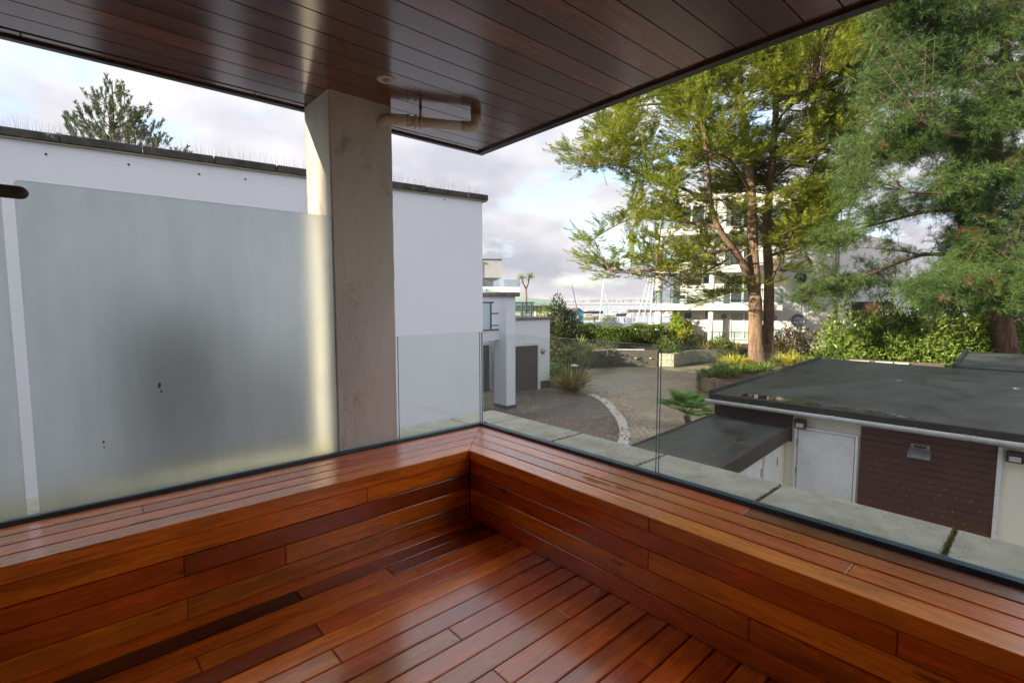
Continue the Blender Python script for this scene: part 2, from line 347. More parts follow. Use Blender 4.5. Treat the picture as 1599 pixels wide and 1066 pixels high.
# ------------------------------------------------------------------ object helpers
def setp(o, label=None, cat=None, group=None, kind=None):
    for k, v in (('label', label), ('category', cat), ('group', group), ('kind', kind)):
        if v: o[k] = v
    return o
def thing(name, loc, label, cat, group=None, kind=None, rz=0.0):
    o = bpy.data.objects.new(name, None); C.objects.link(o)
    o.location = tuple(loc); o.rotation_euler = (0, 0, rz); o.empty_display_size = 0.2
    return setp(o, label, cat, group, kind)
class MB:
    """collects shapes in one mesh; coordinates are world or the parent's own"""
    def __init__(s): s.v = []; s.f = []; s.sm = []; s.n = 0
    def add(s, v, f, smooth=False):
        s.v.extend([tuple(map(float, p)) for p in v]); s.f.extend([tuple(i + s.n for i in q) for q in f]); s.sm.extend([smooth] * len(f)); s.n += len(v); return s
    def box(s, lo, hi):
        x0, y0, z0 = lo; x1, y1, z1 = hi
        return s.add([(x0, y0, z0), (x1, y0, z0), (x1, y1, z0), (x0, y1, z0), (x0, y0, z1), (x1, y0, z1), (x1, y1, z1), (x0, y1, z1)],
                     [(0, 3, 2, 1), (4, 5, 6, 7), (0, 1, 5, 4), (1, 2, 6, 5), (2, 3, 7, 6), (3, 0, 4, 7)])
    def obox(s, o, e1, e2, a, b, c):
        """box in the frame origin o, horizontal axes e1,e2: ranges a along e1, b along e2, c in z"""
        o = np.array(o, float); e1 = np.array(e1, float); e2 = np.array(e2, float)
        v = []
        for z in c:
            for (i, j) in ((0, 0), (1, 0), (1, 1), (0, 1)):
                p = o + e1 * a[i] + e2 * b[j]; v.append((p[0], p[1], z))
        return s.add(v, [(0, 3, 2, 1), (4, 5, 6, 7), (0, 1, 5, 4), (1, 2, 6, 5), (2, 3, 7, 6), (3, 0, 4, 7)])
    def prism(s, poly, z0, z1):
        n = len(poly); v = [(p[0], p[1], z0) for p in poly] + [(p[0], p[1], z1) for p in poly]
        return s.add(v, [tuple(range(n))[::-1], tuple(range(n, 2 * n))] + [(i, (i + 1) % n, n + (i + 1) % n, n + i) for i in range(n)])
    def tube(s, pts, rad_, k=8, cap=True, flat=1.0):
        pts = [Vector(p) for p in pts]; n = len(pts)
        if not hasattr(rad_, '__len__'): rad_ = [rad_] * n
        v = []; prev = None
        for i, p in enumerate(pts):
            d = (pts[min(i + 1, n - 1)] - pts[max(i - 1, 0)]).normalized()
            a = prev if prev is not None else (Vector((0, 0, 1)) if abs(d.z) < 0.9 else Vector((1, 0, 0)))
            u = (a - d * a.dot(d)).normalized(); w = d.cross(u); prev = u
            for j in range(k):
                t_ = 2 * pi * j / k; v.append(p + (u * cos(t_) + w * sin(t_) * flat) * rad_[i])
        f = [(i * k + j, i * k + (j + 1) % k, (i + 1) * k + (j + 1) % k, (i + 1) * k + j) for i in range(n - 1) for j in range(k)]
        if cap: f += [tuple(range(k))[::-1], tuple(range((n - 1) * k, n * k))]
        return s.add(v, f, True)
    def lathe(s, prof, c, k=20):
        v = [(c[0] + r * cos(2 * pi * j / k), c[1] + r * sin(2 * pi * j / k), c[2] + z) for r, z in prof for j in range(k)]
        n = len(prof)
        f = [(i * k + j, i * k + (j + 1) % k, (i + 1) * k + (j + 1) % k, (i + 1) * k + j) for i in range(n - 1) for j in range(k)]
        f += [tuple(range(k))[::-1], tuple(range((n - 1) * k, n * k))]
        return s.add(v, f, True)
    def build(s, name, mat, parent=None, bevel=0.0, keep=False, **props):
        me = bpy.data.meshes.new(name); me.from_pydata(s.v, [], s.f); me.materials.append(mat)
        bm = bmesh.new(); bm.from_mesh(me)
        if not any(s.sm) and not keep: bmesh.ops.recalc_face_normals(bm, faces=bm.faces[:])
        if bevel: bmesh.ops.bevel(bm, geom=bm.edges[:], offset=bevel, segments=1, affect='EDGES')
        bm.to_mesh(me); bm.free()
        if not bevel: me.polygons.foreach_set('use_smooth', s.sm if len(s.sm) == len(me.polygons) else [False] * len(me.polygons))
        o = bpy.data.objects.new(name, me); C.objects.link(o)
        if parent is not None:
            o.parent = parent; o.matrix_parent_inverse = parent_inv(parent)
        return setp(o, **props)
def parent_inv(p):
    """children are modelled in world coordinates; a mesh part sits at the identity"""
    return Matrix.LocRotScale(p.location, p.rotation_euler, None).inverted() if p.type == 'EMPTY' else Matrix.Identity(4)
def quads_obj(name, V, Fq, mat, parent=None, **props):
    """fast mesh from numpy quads (or tris)"""
    me = bpy.data.meshes.new(name); V = np.ascontiguousarray(V, np.float32); Fq = np.ascontiguousarray(Fq, np.int32)
    k = Fq.shape[1]
    me.vertices.add(len(V)); me.vertices.foreach_set('co', V.ravel())
    me.loops.add(Fq.size); me.loops.foreach_set('vertex_index', Fq.ravel())
    me.polygons.add(len(Fq)); me.polygons.foreach_set('loop_start', np.arange(0, Fq.size, k, dtype=np.int32))
    me.update(calc_edges=True); me.materials.append(mat)
    o = bpy.data.objects.new(name, me); C.objects.link(o)
    if parent is not None: o.parent = parent; o.matrix_parent_inverse = parent_inv(parent)
    return setp(o, **props)

def board(name, parent, mat, o, ex, ey, ez, L_, a, b, color, skew=(0, 0), bev=0.003, **props):
    """plank with its own local frame: local X = length, Y = a wide, Z = b thick, origin at the start edge; skew = mitre offsets at y=a"""
    v = [(0, 0, 0), (L_, 0, 0), (L_ + skew[1], a, 0), (skew[0], a, 0), (0, 0, b), (L_, 0, b), (L_ + skew[1], a, b), (skew[0], a, b)]
    me = bpy.data.meshes.new(name); me.from_pydata(v, [], [(0, 3, 2, 1), (4, 5, 6, 7), (0, 1, 5, 4), (1, 2, 6, 5), (2, 3, 7, 6), (3, 0, 4, 7)])
    bm = bmesh.new(); bm.from_mesh(me); bmesh.ops.bevel(bm, geom=bm.edges[:], offset=bev, segments=1, affect='EDGES')
    if Vector(ex).cross(Vector(ey)).dot(Vector(ez)) < 0: bmesh.ops.reverse_faces(bm, faces=bm.faces[:])
    bm.to_mesh(me); bm.free(); me.materials.append(mat)
    ob = bpy.data.objects.new(name, me); C.objects.link(ob); ob.parent = parent
    m = Matrix((Vector(ex), Vector(ey), Vector(ez))).transposed().to_4x4(); m.translation = Vector(o)
    ob.matrix_world = m; ob.matrix_parent_inverse = parent_inv(parent) if parent else Matrix.Identity(4)
    ob.matrix_basis = m
    ob.color = c4(color)
    return setp(ob, **props)

# ------------------------------------------------------------------ ground, water, far shore (structure)
def sheet(name, pts, z, mat, **p):
    mb = MB(); mb.add([(q[0], q[1], z) for q in pts], [tuple(range(len(pts)))]); return mb.build(name, mat, None, kind='structure', **p)
M_GROUND = plain('lawn_earth', (0.065, 0.085, 0.028), 0.95, (0.10, 0.10, 0.05), 0.35, 0.4, 6)
# land this side of the shoreline
sheet('ground', [RF(-4000, -600), RF(4000, -600), RF(4000, 150), RF(60, 96), RF(-4, 88), RF(-60, 92), RF(-4000, 150)], GZ, M_GROUND)
mw, tw, bw = mk('sea_water')
bw.inputs['Base Color'].default_value = (0.34, 0.36, 0.37, 1); bw.inputs['Roughness'].default_value = 0.30
nw = nd(tw, 'ShaderNodeTexNoise', {'Vector': coords(tw, (0.05, 0.05, 0.05)), 'Scale': 9.0, 'Detail': 6})
bump(tw, bw, nw.outputs[0], 0.5, 1.2)
sheet('water', [RF(-6000, 60), RF(6000, 60), RF(6000, 6000), RF(-6000, 6000)], -3.4, mw)
# far shore: a low wooded ridge with a town, and a nearer sand spit
M_SHORE = plain('far_wooded_shore', (0.10, 0.11, 0.10), 0.95, (0.20, 0.19, 0.17), 0.02, coord='Object')
mb = MB(); n = 140; vv = []; ff = []
for i in range(n):
    R = -2600 + 5200 * i / (n - 1); h = 9 + 4 * sin(i * 0.21) + 3 * sin(i * 0.53 + 1) + RS.rand() * 4
    vv += [tuple(RF(R, 2500, -3.6)), tuple(RF(R, 2560, h * 0.55)), tuple(RF(R, 2700, h)), tuple(RF(R, 3100, -4))]
for i in range(n - 1):
    for j in range(3): ff.append((i * 4 + j, (i + 1) * 4 + j, (i + 1) * 4 + j + 1, i * 4 + j + 1))
mb.add(vv, ff); mb.build('far_shore', M_SHORE, None, kind='structure')
mb = MB()
for i in range(90):
    R = -100 + RS.rand() ** 0.8 * 1100; F = 2490 + RS.rand() * 25; w = 4 + RS.rand() * 12; h = 2 + RS.rand() ** 2 * 10
    mb.obox(RF(R, F), hdir(1, 0), hdir(0, 1), (0, w), (0, 8), (-3.6, 1 + h))
mb.build('far_town', plain('far_town_walls', (0.42, 0.41, 0.40), 0.8, (0.26, 0.24, 0.23), 0.03), None, kind='stuff', label='pale houses of the town along the far shore', cat='town')
mb = MB(); mb.prism([RF(-40, 560), RF(270, 640), RF(265, 655), RF(-40, 600)], -3.8, -2.9)
mb.build('sand_spit', plain('wet_sand', (0.22, 0.19, 0.15), 0.8), None, kind='structure')

# ------------------------------------------------------------------ courtyard paving with its pale kerb arc
mp, tp, bp_ = mk('block_paving')
v = coords(tp, (1, 1, 1))
bk = nd(tp, 'ShaderNodeTexBrick', {'Vector': v, 'Scale': 3.4, 'Mortar Size': 0.040, 'Mortar Smooth': 0.3, 'Bias': 0.0, 'Brick Width': 0.9, 'Row Height': 0.45,
                                 'Color1': (0.36, 0.300, 0.220, 1), 'Color2': (0.47, 0.400, 0.300, 1), 'Mortar': (0.17, 0.14, 0.105, 1)})
nn = nd(tp, 'ShaderNodeTexNoise', {'Vector': v, 'Scale': 0.45, 'Detail': 7, 'Roughness': 0.65})
rn = ramp(tp, nn.outputs[0], [(0.34, (0.45, 0.43, 0.40)), (0.60, (1.12, 1.10, 1.05))])
tp.links.new(mixc(tp, 1.0, bk.outputs[0], rn.outputs[0], 'MULTIPLY'), bp_.inputs['Base Color'])
rr = ramp(tp, nn.outputs[0], [(0.36, (0.38,) * 3), (0.6, (0.75,) * 3)]); tp.links.new(rr.outputs[0], bp_.inputs['Roughness'])
iv = nd(tp, 'ShaderNodeMath', {0: 1.0, 1: bk.outputs['Fac']}, operation='SUBTRACT'); bump(tp, bp_, iv.outputs[0], 1.0, 0.04)
court = [onz(1020, 572, GZ), onz(1060, 574, GZ), onz(1140, 566, GZ), onz(1185, 568, GZ), onz(1140, 615, GZ), RF(9, 16), RF(9, 2), RF(-3, 2), RF(-6, 18), RF(0, 26), onz(858, 605, GZ), onz(925, 575, GZ)]
sheet('courtyard_paving', court, GZ + 0.004, mp)
mp2 = mp.copy(); mp2.name = 'dark_block_paving'; t2_ = mp2.node_tree
for n_ in t2_.nodes:
    if n_.type == 'TEX_BRICK': n_.inputs['Color1'].default_value = (0.14, 0.115, 0.095, 1); n_.inputs['Color2'].default_value = (0.23, 0.19, 0.155, 1); n_.inputs['Mortar'].default_value = (0.05, 0.042, 0.035, 1); n_.inputs['Scale'].default_value = 3.9
def smooth_line(pts, k=8):
    pts = [np.array(p, float) for p in pts]; out = []
    for i in range(len(pts) - 1):
        p0 = pts[max(i - 1, 0)]; p1 = pts[i]; p2 = pts[i + 1]; p3 = pts[min(i + 2, len(pts) - 1)]
        for j in range(k):
            t_ = j / k; out.append(0.5 * ((2 * p1) + (-p0 + p2) * t_ + (2 * p0 - 5 * p1 + 4 * p2 - p3) * t_ ** 2 + (-p0 + 3 * p1 - 3 * p2 + p3) * t_ ** 3))
    out.append(pts[-1]); return out
arc = smooth_line([onz(p[0], p[1], GZ) for p in ((922, 616), (936, 622), (951, 633), (964, 648), (973, 664), (976, 680), (970, 697), (950, 722))], 4)
sheet('driveway_paving', arc + [RF(3.5, 9), RF(-3, 7), RF(-6, 18), onz(803, 637, GZ), onz(803, 611, GZ), onz(842, 606, GZ), onz(893, 613, GZ)], GZ + 0.008, mp2)
kerb = thing('courtyard_kerb', arc[0], 'pale stone kerb curving across the brick courtyard', 'kerb')
M_KERB = plain('pale_granite', (0.60, 0.56, 0.52), 0.75, (0.46, 0.42, 0.39), 6, 0.4, 40)
for i in range(len(arc) - 1):
    a = arc[i]; b = arc[i + 1]; d = (b - a); ln = np.linalg.norm(d); d /= ln; nrm = np.array([-d[1], d[0], 0])
    mb = MB(); mb.obox(a, d, nrm, (0.008, ln - 0.008), (-0.16, 0.16), (GZ - 0.03, GZ + 0.03 + 0.008 * RS.rand())); mb.build('kerb_stone', M_KERB, kerb, 0.01)

# ------------------------------------------------------------------ balcony: deck, bench, parapet, channel, glass
T_OR = (0.90, 0.245, 0.012); T_BR = (0.76, 0.168, 0.010); T_RD = (0.68, 0.110, 0.008); T_DK = (0.32, 0.062, 0.010); T_OL = (0.72, 0.215, 0.015); T_BK = (0.06, 0.015, 0.006); T_PK = (0.84, 0.215, 0.025)
TONES = [T_OR, T_BR, T_RD, T_BR, T_PK, T_OL, T_RD]
def vary(c, a=0.14):
    k = 1 + random.uniform(-a, a); return (c[0] * k, c[1] * k * random.uniform(0.93, 1.07), c[2] * k)
DX0, DX1, DY1 = -3.78, 1.862, 2.487
deck = thing('balcony_floor', (0, 1, 0), 'glossy wet hardwood deck of the corner balcony', None, kind='structure')
FIX = {0: [(None, T_BR)], 1: [(0.742, T_BK), (None, T_DK)], 2: [(1.168, T_BR), (None, T_DK)], 3: [(0.298, T_BR), (None, T_BR)],
       4: [(0.721, T_DK), (1.609, T_RD), (None, T_RD)], 5: [(None, T_OR)], 6: [(0.715, T_OR), (None, T_BR)], 7: [(None, T_RD)], 8: [(1.139, T_OL), (None, T_RD)],
       9: [(None, T_PK)], 10: [(1.581, T_OL), (None, T_BR)], 11: [(1.129, T_RD), (None, T_PK)], 12: [(None, T_BR)], 13: [(None, T_BR)], 14: [(1.583, T_RD), (None, T_BR)], 15: [(None, T_BR)]}
for k in range(48):
    y1 = 2.410 - 0.1037 * (k - 1) if k else DY1 + 0.022; y0 = 2.410 - 0.1037 * k
    segs = FIX.get(k) or [(random.choice([0.3, 0.73, 1.16, 1.6]), random.choice(TONES)), (None, random.choice(TONES))]
    x = DX0
    for xe, tone in segs:
        xe = DX1 + 0.018 if xe is None else xe
        board('deck_board', deck, M_DECK, (x + 0.0012, y0 + 0.003, -0.028), (1, 0, 0), (0, 1, 0), (0, 0, 1), xe - x - 0.0024, y1 - y0 - 0.006, 0.028, vary(tone), bev=0.0035)
        x = xe
mb = MB(); mb.box((DX0, -2.55, -0.30), (2.80, 3.40, -0.034)); mb.build('balcony_slab', plain('bitumen_slab', (0.012, 0.011, 0.010), 0.9), None, kind='structure')

bench = thing('corner_bench', (1.862, 2.487, 0), 'built-in L-shaped hardwood bench running round the balcony corner', 'bench')
YO, XO = 2.925, 2.300
wl = (YO - DY1) / 4; wr = (XO - DX1) / 4
TL = [(None, T_PK, T_PK), (None, T_BR, T_BR), (0.2, T_BR, T_RD), (1.2, T_PK, T_BR)]
for i in range(4):
    y0 = DY1 + wl * i - (0.006 if i == 0 else 0); w = wl - 0.0075 + (0.006 if i == 0 else 0)
    xm = DX1 + wr * i - (0.006 if i == 0 else 0)
    cut, ta, tb = TL[i]
    th = 0.065 if i == 0 else 0.026
    if cut is not None:
        board('seat_board', bench, M_BENCH, (DX0, y0, 0.45 - th), (1, 0, 0), (0, 1, 0), (0, 0, 1), cut - DX0 - 0.001, w, th, vary(ta))
        board('seat_board', bench, M_BENCH, (cut, y0, 0.45 - th), (1, 0, 0), (0, 1, 0), (0, 0, 1), xm - cut - 0.0008, w, th, vary(tb), (0, w))
    else:
        board('seat_board', bench, M_BENCH, (DX0, y0, 0.45 - th), (1, 0, 0), (0, 1, 0), (0, 0, 1), xm - DX0 - 0.0008, w, th, vary(ta), (0, w))
    # the other leg runs back along -Y
    cuts = [(1.164, T_PK, T_OR), (0.45, T_RD, T_BR), (1.62, T_BR, T_BR), (0.9, T_RD, T_DK)][i]
    board('seat_board', bench, M_BENCH, (xm, y0 - 0.0008, 0.45 - th), (0, -1, 0), (1, 0, 0), (0, 0, 1), y0 - cuts[0] - 0.002, w, th, vary(cuts[1]), (-w, 0))
    board('seat_board', bench, M_BENCH, (xm, cuts[0] - 0.001, 0.45 - th), (0, -1, 0), (1, 0, 0), (0, 0, 1), cuts[0] + 2.45, w, th, vary(cuts[2]))
rows = [(0.295, 0.381), (0.200, 0.291), (0.100, 0.196), (0.0015, 0.096)]
LF = [[(1.163, T_OR), (None, T_OR)], [(0.311, T_RD), (None, T_DK)], [(0.73, T_RD), (None, T_OR)], [(0.315, T_OR), (None, T_OL)]]
RFt = [[(0.28, T_RD), (None, T_RD)], [(1.168, T_RD), (None, T_OR)], [(0.725, T_OR), (None, T_BR)], [(None, T_RD)]]
for (z0, z1), lf, rf in zip(rows, LF, RFt):
    x = DX0
    for xe, tone in lf:
        xe = DX1 + 0.004 if xe is None else xe
        board('front_board', bench, M_BENCH, (x + 0.0008, DY1 + 0.004, z0), (1, 0, 0), (0, 0, 1), (0, 1, 0), xe - x - 0.0016, z1 - z0, 0.022, vary(tone, 0.1)); x = xe
    y = DY1 - 0.001
    seq = rf if rf[0][0] is None else [(rf[0][0], rf[0][1]), (None, rf[1][1])]
    for ye, tone in seq:
        ye = -2.45 if ye is None else ye
        board('front_board', bench, M_BENCH, (DX1 + 0.004, y, z0), (0, -1, 0), (0, 0, 1), (1, 0, 0), y - ye - 0.0016, z1 - z0, 0.022, vary(tone, 0.1)); y = ye
mb = MB(); mb.box((DX0, DY1 + 0.03, 0.0), (2.28, YO - 0.01, 0.415)); mb.box((DX1 + 0.03, -2.45, 0.0), (2.28, DY1 + 0.028, 0.414))
mb.build('carcass', plain('dark_carcass', (0.02, 0.012, 0.008), 0.9), bench)

m_w, t_w, b_w = mk('water_film'); b_w.inputs['Base Color'].default_value = (0.50, 0.11, 0.012, 1); b_w.inputs['Roughness'].default_value = 0.03; b_w.inputs['Coat Weight'].default_value = 1.0; b_w.inputs['Coat Roughness'].default_value = 0.02
for (wx, wy, rx_, ry_) in ((2.03, 1.60, 0.022, 0.10), (2.045, 1.44, 0.014, 0.05)):
    n_ = 18; ph = RS.rand() * 6
    pts = [(wx + rx_ * (0.75 + 0.35 * sin(3 * a_ + ph) * 0.6 + 0.2 * RS.rand()) * cos(a_), wy + ry_ * (0.8 + 0.3 * RS.rand()) * sin(a_)) for a_ in np.linspace(0, 2 * pi, n_, endpoint=False)]
    mb = MB(); mb.add([(p[0], p[1], 0.4508) for p in pts], [tuple(range(n_))]); mb.build('wet_patch', m_w, bench)
# parapet with coping stones
parapet = thing('parapet_wall', (2.6, 3.2, GZ), 'white parapet wall under lichened concrete coping stones outside the glass', 'parapet')
mb = MB(); mb.box((DX0 - 0.5, 2.96, GZ), (2.83, 3.425, 0.33)); mb.box((2.305, -3.0, GZ), (2.83, 2.955, 0.33)); mb.build('wall', M_WHITE, parapet)
XC, YC = 2.855, 3.455
def slab(poly):
    mb = MB(); mb.prism(poly, 0.333, 0.400 + RS.rand() * 0.003); return mb.build('coping_stone', M_COPE, parapet, 0.006)
g = 0.006
edges = [-3.0, -1.875, -1.165, -0.455, 0.255, 0.965, 1.675, 2.385]
for a, b in zip(edges[:-1], edges[1:]): slab([(2.36, a + g), (XC, a + g), (XC, b - g), (2.36, b - g)])
slab([(2.36, 2.385 + g), (XC, 2.385 + g), (XC, 3.05 - g), (2.36, 3.07 - g)])
slab([(2.36, 3.07 + g), (XC, 3.05 + g), (XC, YC), (2.375 + g, YC), (2.37 + g, 3.07 + g)])
for a, b in ((1.66, 2.36), (0.95, 1.65), (0.24, 0.94), (-0.47, 0.23), (-1.18, -0.48), (-1.9, -1.19)): slab([(a, 2.995), (b, 2.995), (b, YC), (a, YC)])
for y, s_ in ((0.255, 0.9), (0.965, 0.55), (2.385, 0.25), (1.675, 0.3)):
    Vm = []; Fm = []; kk = 0
    for i in range(int(420 * s_)):
        x = 2.37 + RS.rand() ** 1.4 * 0.47; yy = y + RS.randn() * 0.0045 * (1 + 1.4 * s_ * (1 - (x - 2.37) / 0.47)); h = 0.006 + RS.rand() * 0.008; w = 0.004
        z = 0.398 - abs(yy - y) * 0.1; an = RS.rand() * pi
        Vm += [(x - w * cos(an), yy - w * sin(an), z), (x + w * cos(an), yy + w * sin(an), z), (x + RS.randn() * 0.004, yy + RS.randn() * 0.004, z + h)]; Fm.append((kk, kk + 1, kk + 2)); kk += 3
    quads_obj('moss', np.array(Vm), np.array(Fm), M_MOSS, parapet, kind='stuff')

# glazing channel (one L-shaped aluminium shoe)
ch = thing('glazing_channel', (XO, YO, 0.45), 'dark blue grey aluminium channel holding the foot of the glass', 'channel')
mb = MB(); mb.box((DX0, YO + 0.004, 0.40), (XO + 0.066, YO + 0.026, 0.468)); mb.box((XO + 0.004, -2.45, 0.40), (XO + 0.026, YO + 0.003, 0.468)); mb.build('inner_lip', M_METAL, ch, 0.003)
mb = MB(); mb.box((DX0, YO + 0.043, 0.39), (1.198, YO + 0.066, 0.462)); mb.box((1.62, YO + 0.043, 0.39), (XO + 0.066, YO + 0.066, 0.462)); mb.box((XO + 0.043, -2.45, 0.39), (XO + 0.066, YO + 0.042, 0.462)); mb.build('outer_lip', M_METAL, ch, 0.003)
mb = MB(); mb.box((DX0, YO + 0.0265, 0.40), (XO + 0.04, YO + 0.0425, 0.454)); mb.box((XO + 0.0265, -2.45, 0.40), (XO + 0.0425, YO + 0.026, 0.454)); mb.build('gasket', M_GASKET, ch)

GY, GX = YO + 0.0345, XO + 0.0345     # glass planes
def pane(name, pts2, axis, c, mat, label, cat, group, th=0.012, edge=M_GEDGE):
    """glass sheet standing in the plane x=c or y=c; pts2 = outline (along, z)"""
    ctr = np.mean(np.array(pts2), 0)
    base = (ctr[0], c, 0.455) if axis == 'y' else (c, ctr[0], 0.455)
    t_ = thing(name, base, label, cat, group)
    P3 = lambda q, off: (q[0], c + off, q[1]) if axis == 'y' else (c + off, q[0], q[1])
    n_ = len(pts2); h = th / 2
    fo, bo = (tuple(range(n_)), tuple(range(n_))[::-1]) if axis == 'y' else (tuple(range(n_))[::-1], tuple(range(n_)))
    mb = MB(); mb.add([P3(q, -h) for q in pts2], [fo]); mb.add([P3(q, h) for q in pts2], [bo]); mb.build('glass_sheet', mat, t_, keep=True)
    mb = MB(); mb.add([P3(q, -h) for q in pts2] + [P3(q, h) for q in pts2], [(i, (i + 1) % n_, n_ + (i + 1) % n_, n_ + i) for i in range(n_)]); mb.build('cut_edge', edge, t_)
    return t_
def rounded(a0, a1, z0, z1, r=0.02):
    pts = [(a0, z0), (a1, z0)]
    for i in range(5): t_ = pi / 2 * i / 4; pts.append((a1 - r + r * cos(t_), z1 - r + r * sin(t_)))
    for i in range(5): t_ = pi / 2 + pi / 2 * i / 4; pts.append((a0 + r + r * cos(t_), z1 - r + r * sin(t_)))
    return pts
fs = pane('frosted_screen', rounded(-0.146, 1.196, 0.456, 1.905), 'y', GY, M_FROST, 'tall frosted glass privacy screen between the dark handrail end and the pillar', 'glass screen', 'frosted privacy screens')
pane('frosted_screen', rounded(-1.60, -0.186, 0.456, 1.905), 'y', GY, M_FROST, 'frosted glass privacy screen carrying the dark handrail, only its edge showing', 'glass screen', 'frosted privacy screens')
pane('frosted_screen', rounded(-3.02, -1.64, 0.456, 1.905), 'y', GY, M_FROST, 'third frosted glass privacy screen next to the end wall of the balcony', 'glass screen', 'frosted privacy screens')
for (x, z, r) in ((0.31, 0.985, 0.011), (0.085, 0.72, 0.005), (0.315, 0.955, 0.006), (0.085, 0.745, 0.006)):
    mb = MB(); nn_ = 9; mb.add([(x + r * (0.7 + 0.5 * RS.rand()) * cos(2 * pi * i / nn_) * 0.7, GY - 0.0075, z + r * (0.8 + 0.9 * RS.rand()) * sin(2 * pi * i / nn_)) for i in range(nn_)], [tuple(range(nn_))]); mb.build('rust_spot', M_RUST, fs)
pane('glass_panel', rounded(1.624, GX - 0.012, 0.456, 1.165, 0.006), 'y', GY, M_GLASS, 'short clear glass balustrade panel beside the pillar, in front of the white wall', 'glass panel', 'clear glass balustrade panels')
pane('glass_panel', rounded(1.428, GY - 0.010, 0.456, 1.165, 0.006), 'x', GX, M_GLASS, 'clear glass balustrade panel from the balcony corner to the open joint', 'glass panel', 'clear glass balustrade panels')
pane('glass_panel', rounded(-1.5, 1.412, 0.456, 1.170, 0.006), 'x', GX, M_GLASS, 'rain spotted clear glass balustrade panel facing the garage roof', 'glass panel', 'clear glass balustrade panels')

# handrail on the frosted screen
hp = onwall(45, 302, np.array([0, GY - 0.06, 0]), np.array([1.0, 0, 0]))
hr = thing('handrail', (hp[0] - 0.4, GY - 0.06, hp[2]), 'dark bronze handrail ending in a rounded tip on the frosted screen', 'handrail')
pts = []
mb = MB(); rr_ = 0.027
prof = [(hp[0], 0.004)] + [(hp[0] - rr_ + rr_ * cos(a_), rr_ * sin(a_)) for a_ in (0.4, 0.8, 1.2, 1.57)] + [(-1.6, rr_)]
mb.tube([(x, GY - 0.055, hp[2]) for x, r in prof], [r for x, r in prof], 14, True, 0.6); mb.build('rail', M_BRONZE, hr)
for x in (hp[0] - 0.28, hp[0] - 1.1):
    mb = MB(); mb.tube([(x, GY - 0.035, hp[2]), (x, GY - 0.0065, hp[2])], 0.018, 10); mb.build('bracket', M_BRONZE, hr)

# ------------------------------------------------------------------ pillar
pil = thing('rendered_pillar', (1.4, 3.15, 0.4), 'stained cream rendered pillar from the parapet up to the timber soffit', 'pillar')
mb = MB()
nz = 40; x0, x1, y0, y1 = 1.201, 1.612, 2.957, 3.36
def ring(z): # softened, slightly uneven arrises
    j = lambda: RS.randn() * 0.0012
    c = 0.008
    return [(x0 + c + j(), y0, z), (x1 - c + j(), y0, z), (x1 + j(), y0 + c, z), (x1 + j(), y1 - c, z), (x1 - c, y1, z), (x0 + c, y1, z), (x0 + j(), y1 - c, z), (x0 + j(), y0 + c, z)]
vv = []; 
for i in range(nz): vv += ring(0.40 + (2.655 - 0.40) * i / (nz - 1))
mb.add(vv, [(i * 8 + j, i * 8 + (j + 1) % 8, (i + 1) * 8 + (j + 1) % 8, (i + 1) * 8 + j) for i in range(nz - 1) for j in range(8)] + [tuple(range(8))[::-1], tuple(range((nz - 1) * 8, nz * 8))])
mb.build('shaft', M_PILLAR, pil)
mb = MB(); mb.box((1.19, 2.985, 0.400), (1.655, 3.39, 0.425)); mb.build('base', M_COPE, pil, 0.004)

# ------------------------------------------------------------------ timber soffit
ZC = 2.642
ceil = thing('ceiling', (0.5, 1.5, ZC), 'dark varnished timber soffit over the balcony', None, kind='structure')
def fx(y): # inner line of the outer fascia over the long side
    return 2.535 + 0.055 * max(0.0, (y - 1.0) / 2.4) ** 1.5 + 0.02 * abs(y - 1.0) / 2.4
CT = [(0.15, 0.050, 0.024), (0.19, 0.064, 0.030), (0.12, 0.039, 0.020), (0.17, 0.050, 0.022), (0.14, 0.052, 0.028)]
k = 0
def sy(k): return 3.262 - 0.1508 * k
for k in range(-0, 34):
    yA, yB = sy(k), sy(k + 1)          # at the x=2.56 end; boards run slightly askew
    ang = -0.0115
    ex = Vector((cos(ang), sin(ang), 0)); ey = Vector((-sin(ang), cos(ang), 0))
    xr = fx((yA + yB) / 2)
    Lb = xr + 3.85
    o = Vector((xr, yB, ZC)) - ex * Lb
    board('ceiling_board', ceil, M_CEIL, (o.x, o.y + 0.0025, o.z), ex, ey, (0, 0, 1), Lb, 0.1508 - 0.0055, 0.02, vary(random.choice(CT), 0.2), (0, fx(yA) - fx(yB)), bev=0.0012)
# narrow edge board and fascia
ang = -0.0165
ex = Vector((cos(ang), sin(ang), 0)); ey = Vector((-sin(ang), cos(ang), 0))
o = Vector((2.62, 3.268, ZC)) - ex * 4.4
xs = [-3.85, -2.6, -1.3, -0.1, 0.35, 0.9, 1.72, 1.88, 2.12, 2.36, 2.605]
for a, b in zip(xs[:-1], xs[1:]):
    p = Vector((2.62, 3.268, ZC)) + ex * (a - 2.62)
    board('edge_board', ceil, M_CEIL, p, ex, ey, (0, 0, 1), b - a - 0.003, 0.062, 0.02, vary(CT[2], 0.1), bev=0.002)
M_FASC = plain('dark_brown_fascia', (0.05, 0.032, 0.026), 0.35, (0.03, 0.018, 0.014), 6)
p = Vector((2.685, 3.333, ZC - 0.022)) + ex * (-6.55)
mb = MB(); mb.obox((p.x, p.y, 0), ex, ey, (0, 6.55), (0, 0.045), (ZC - 0.012, ZC + 0.20)); mb.build('fascia', M_FASC, ceil, 0.004)
ys = [3.385, 3.3, 3.0, 2.6, 2.2, 1.8, 1.4, 1.0, 0.6, 0.2, -0.3, -0.9, -1.6, -2.4]
inner = [(fx(y) + 0.004, y) for y in ys]; outer = [(fx(y) + 0.062, y) for y in ys]
inner[0] = (outer[0][0] - 0.06, 3.335); outer[0] = (outer[0][0], 3.335)
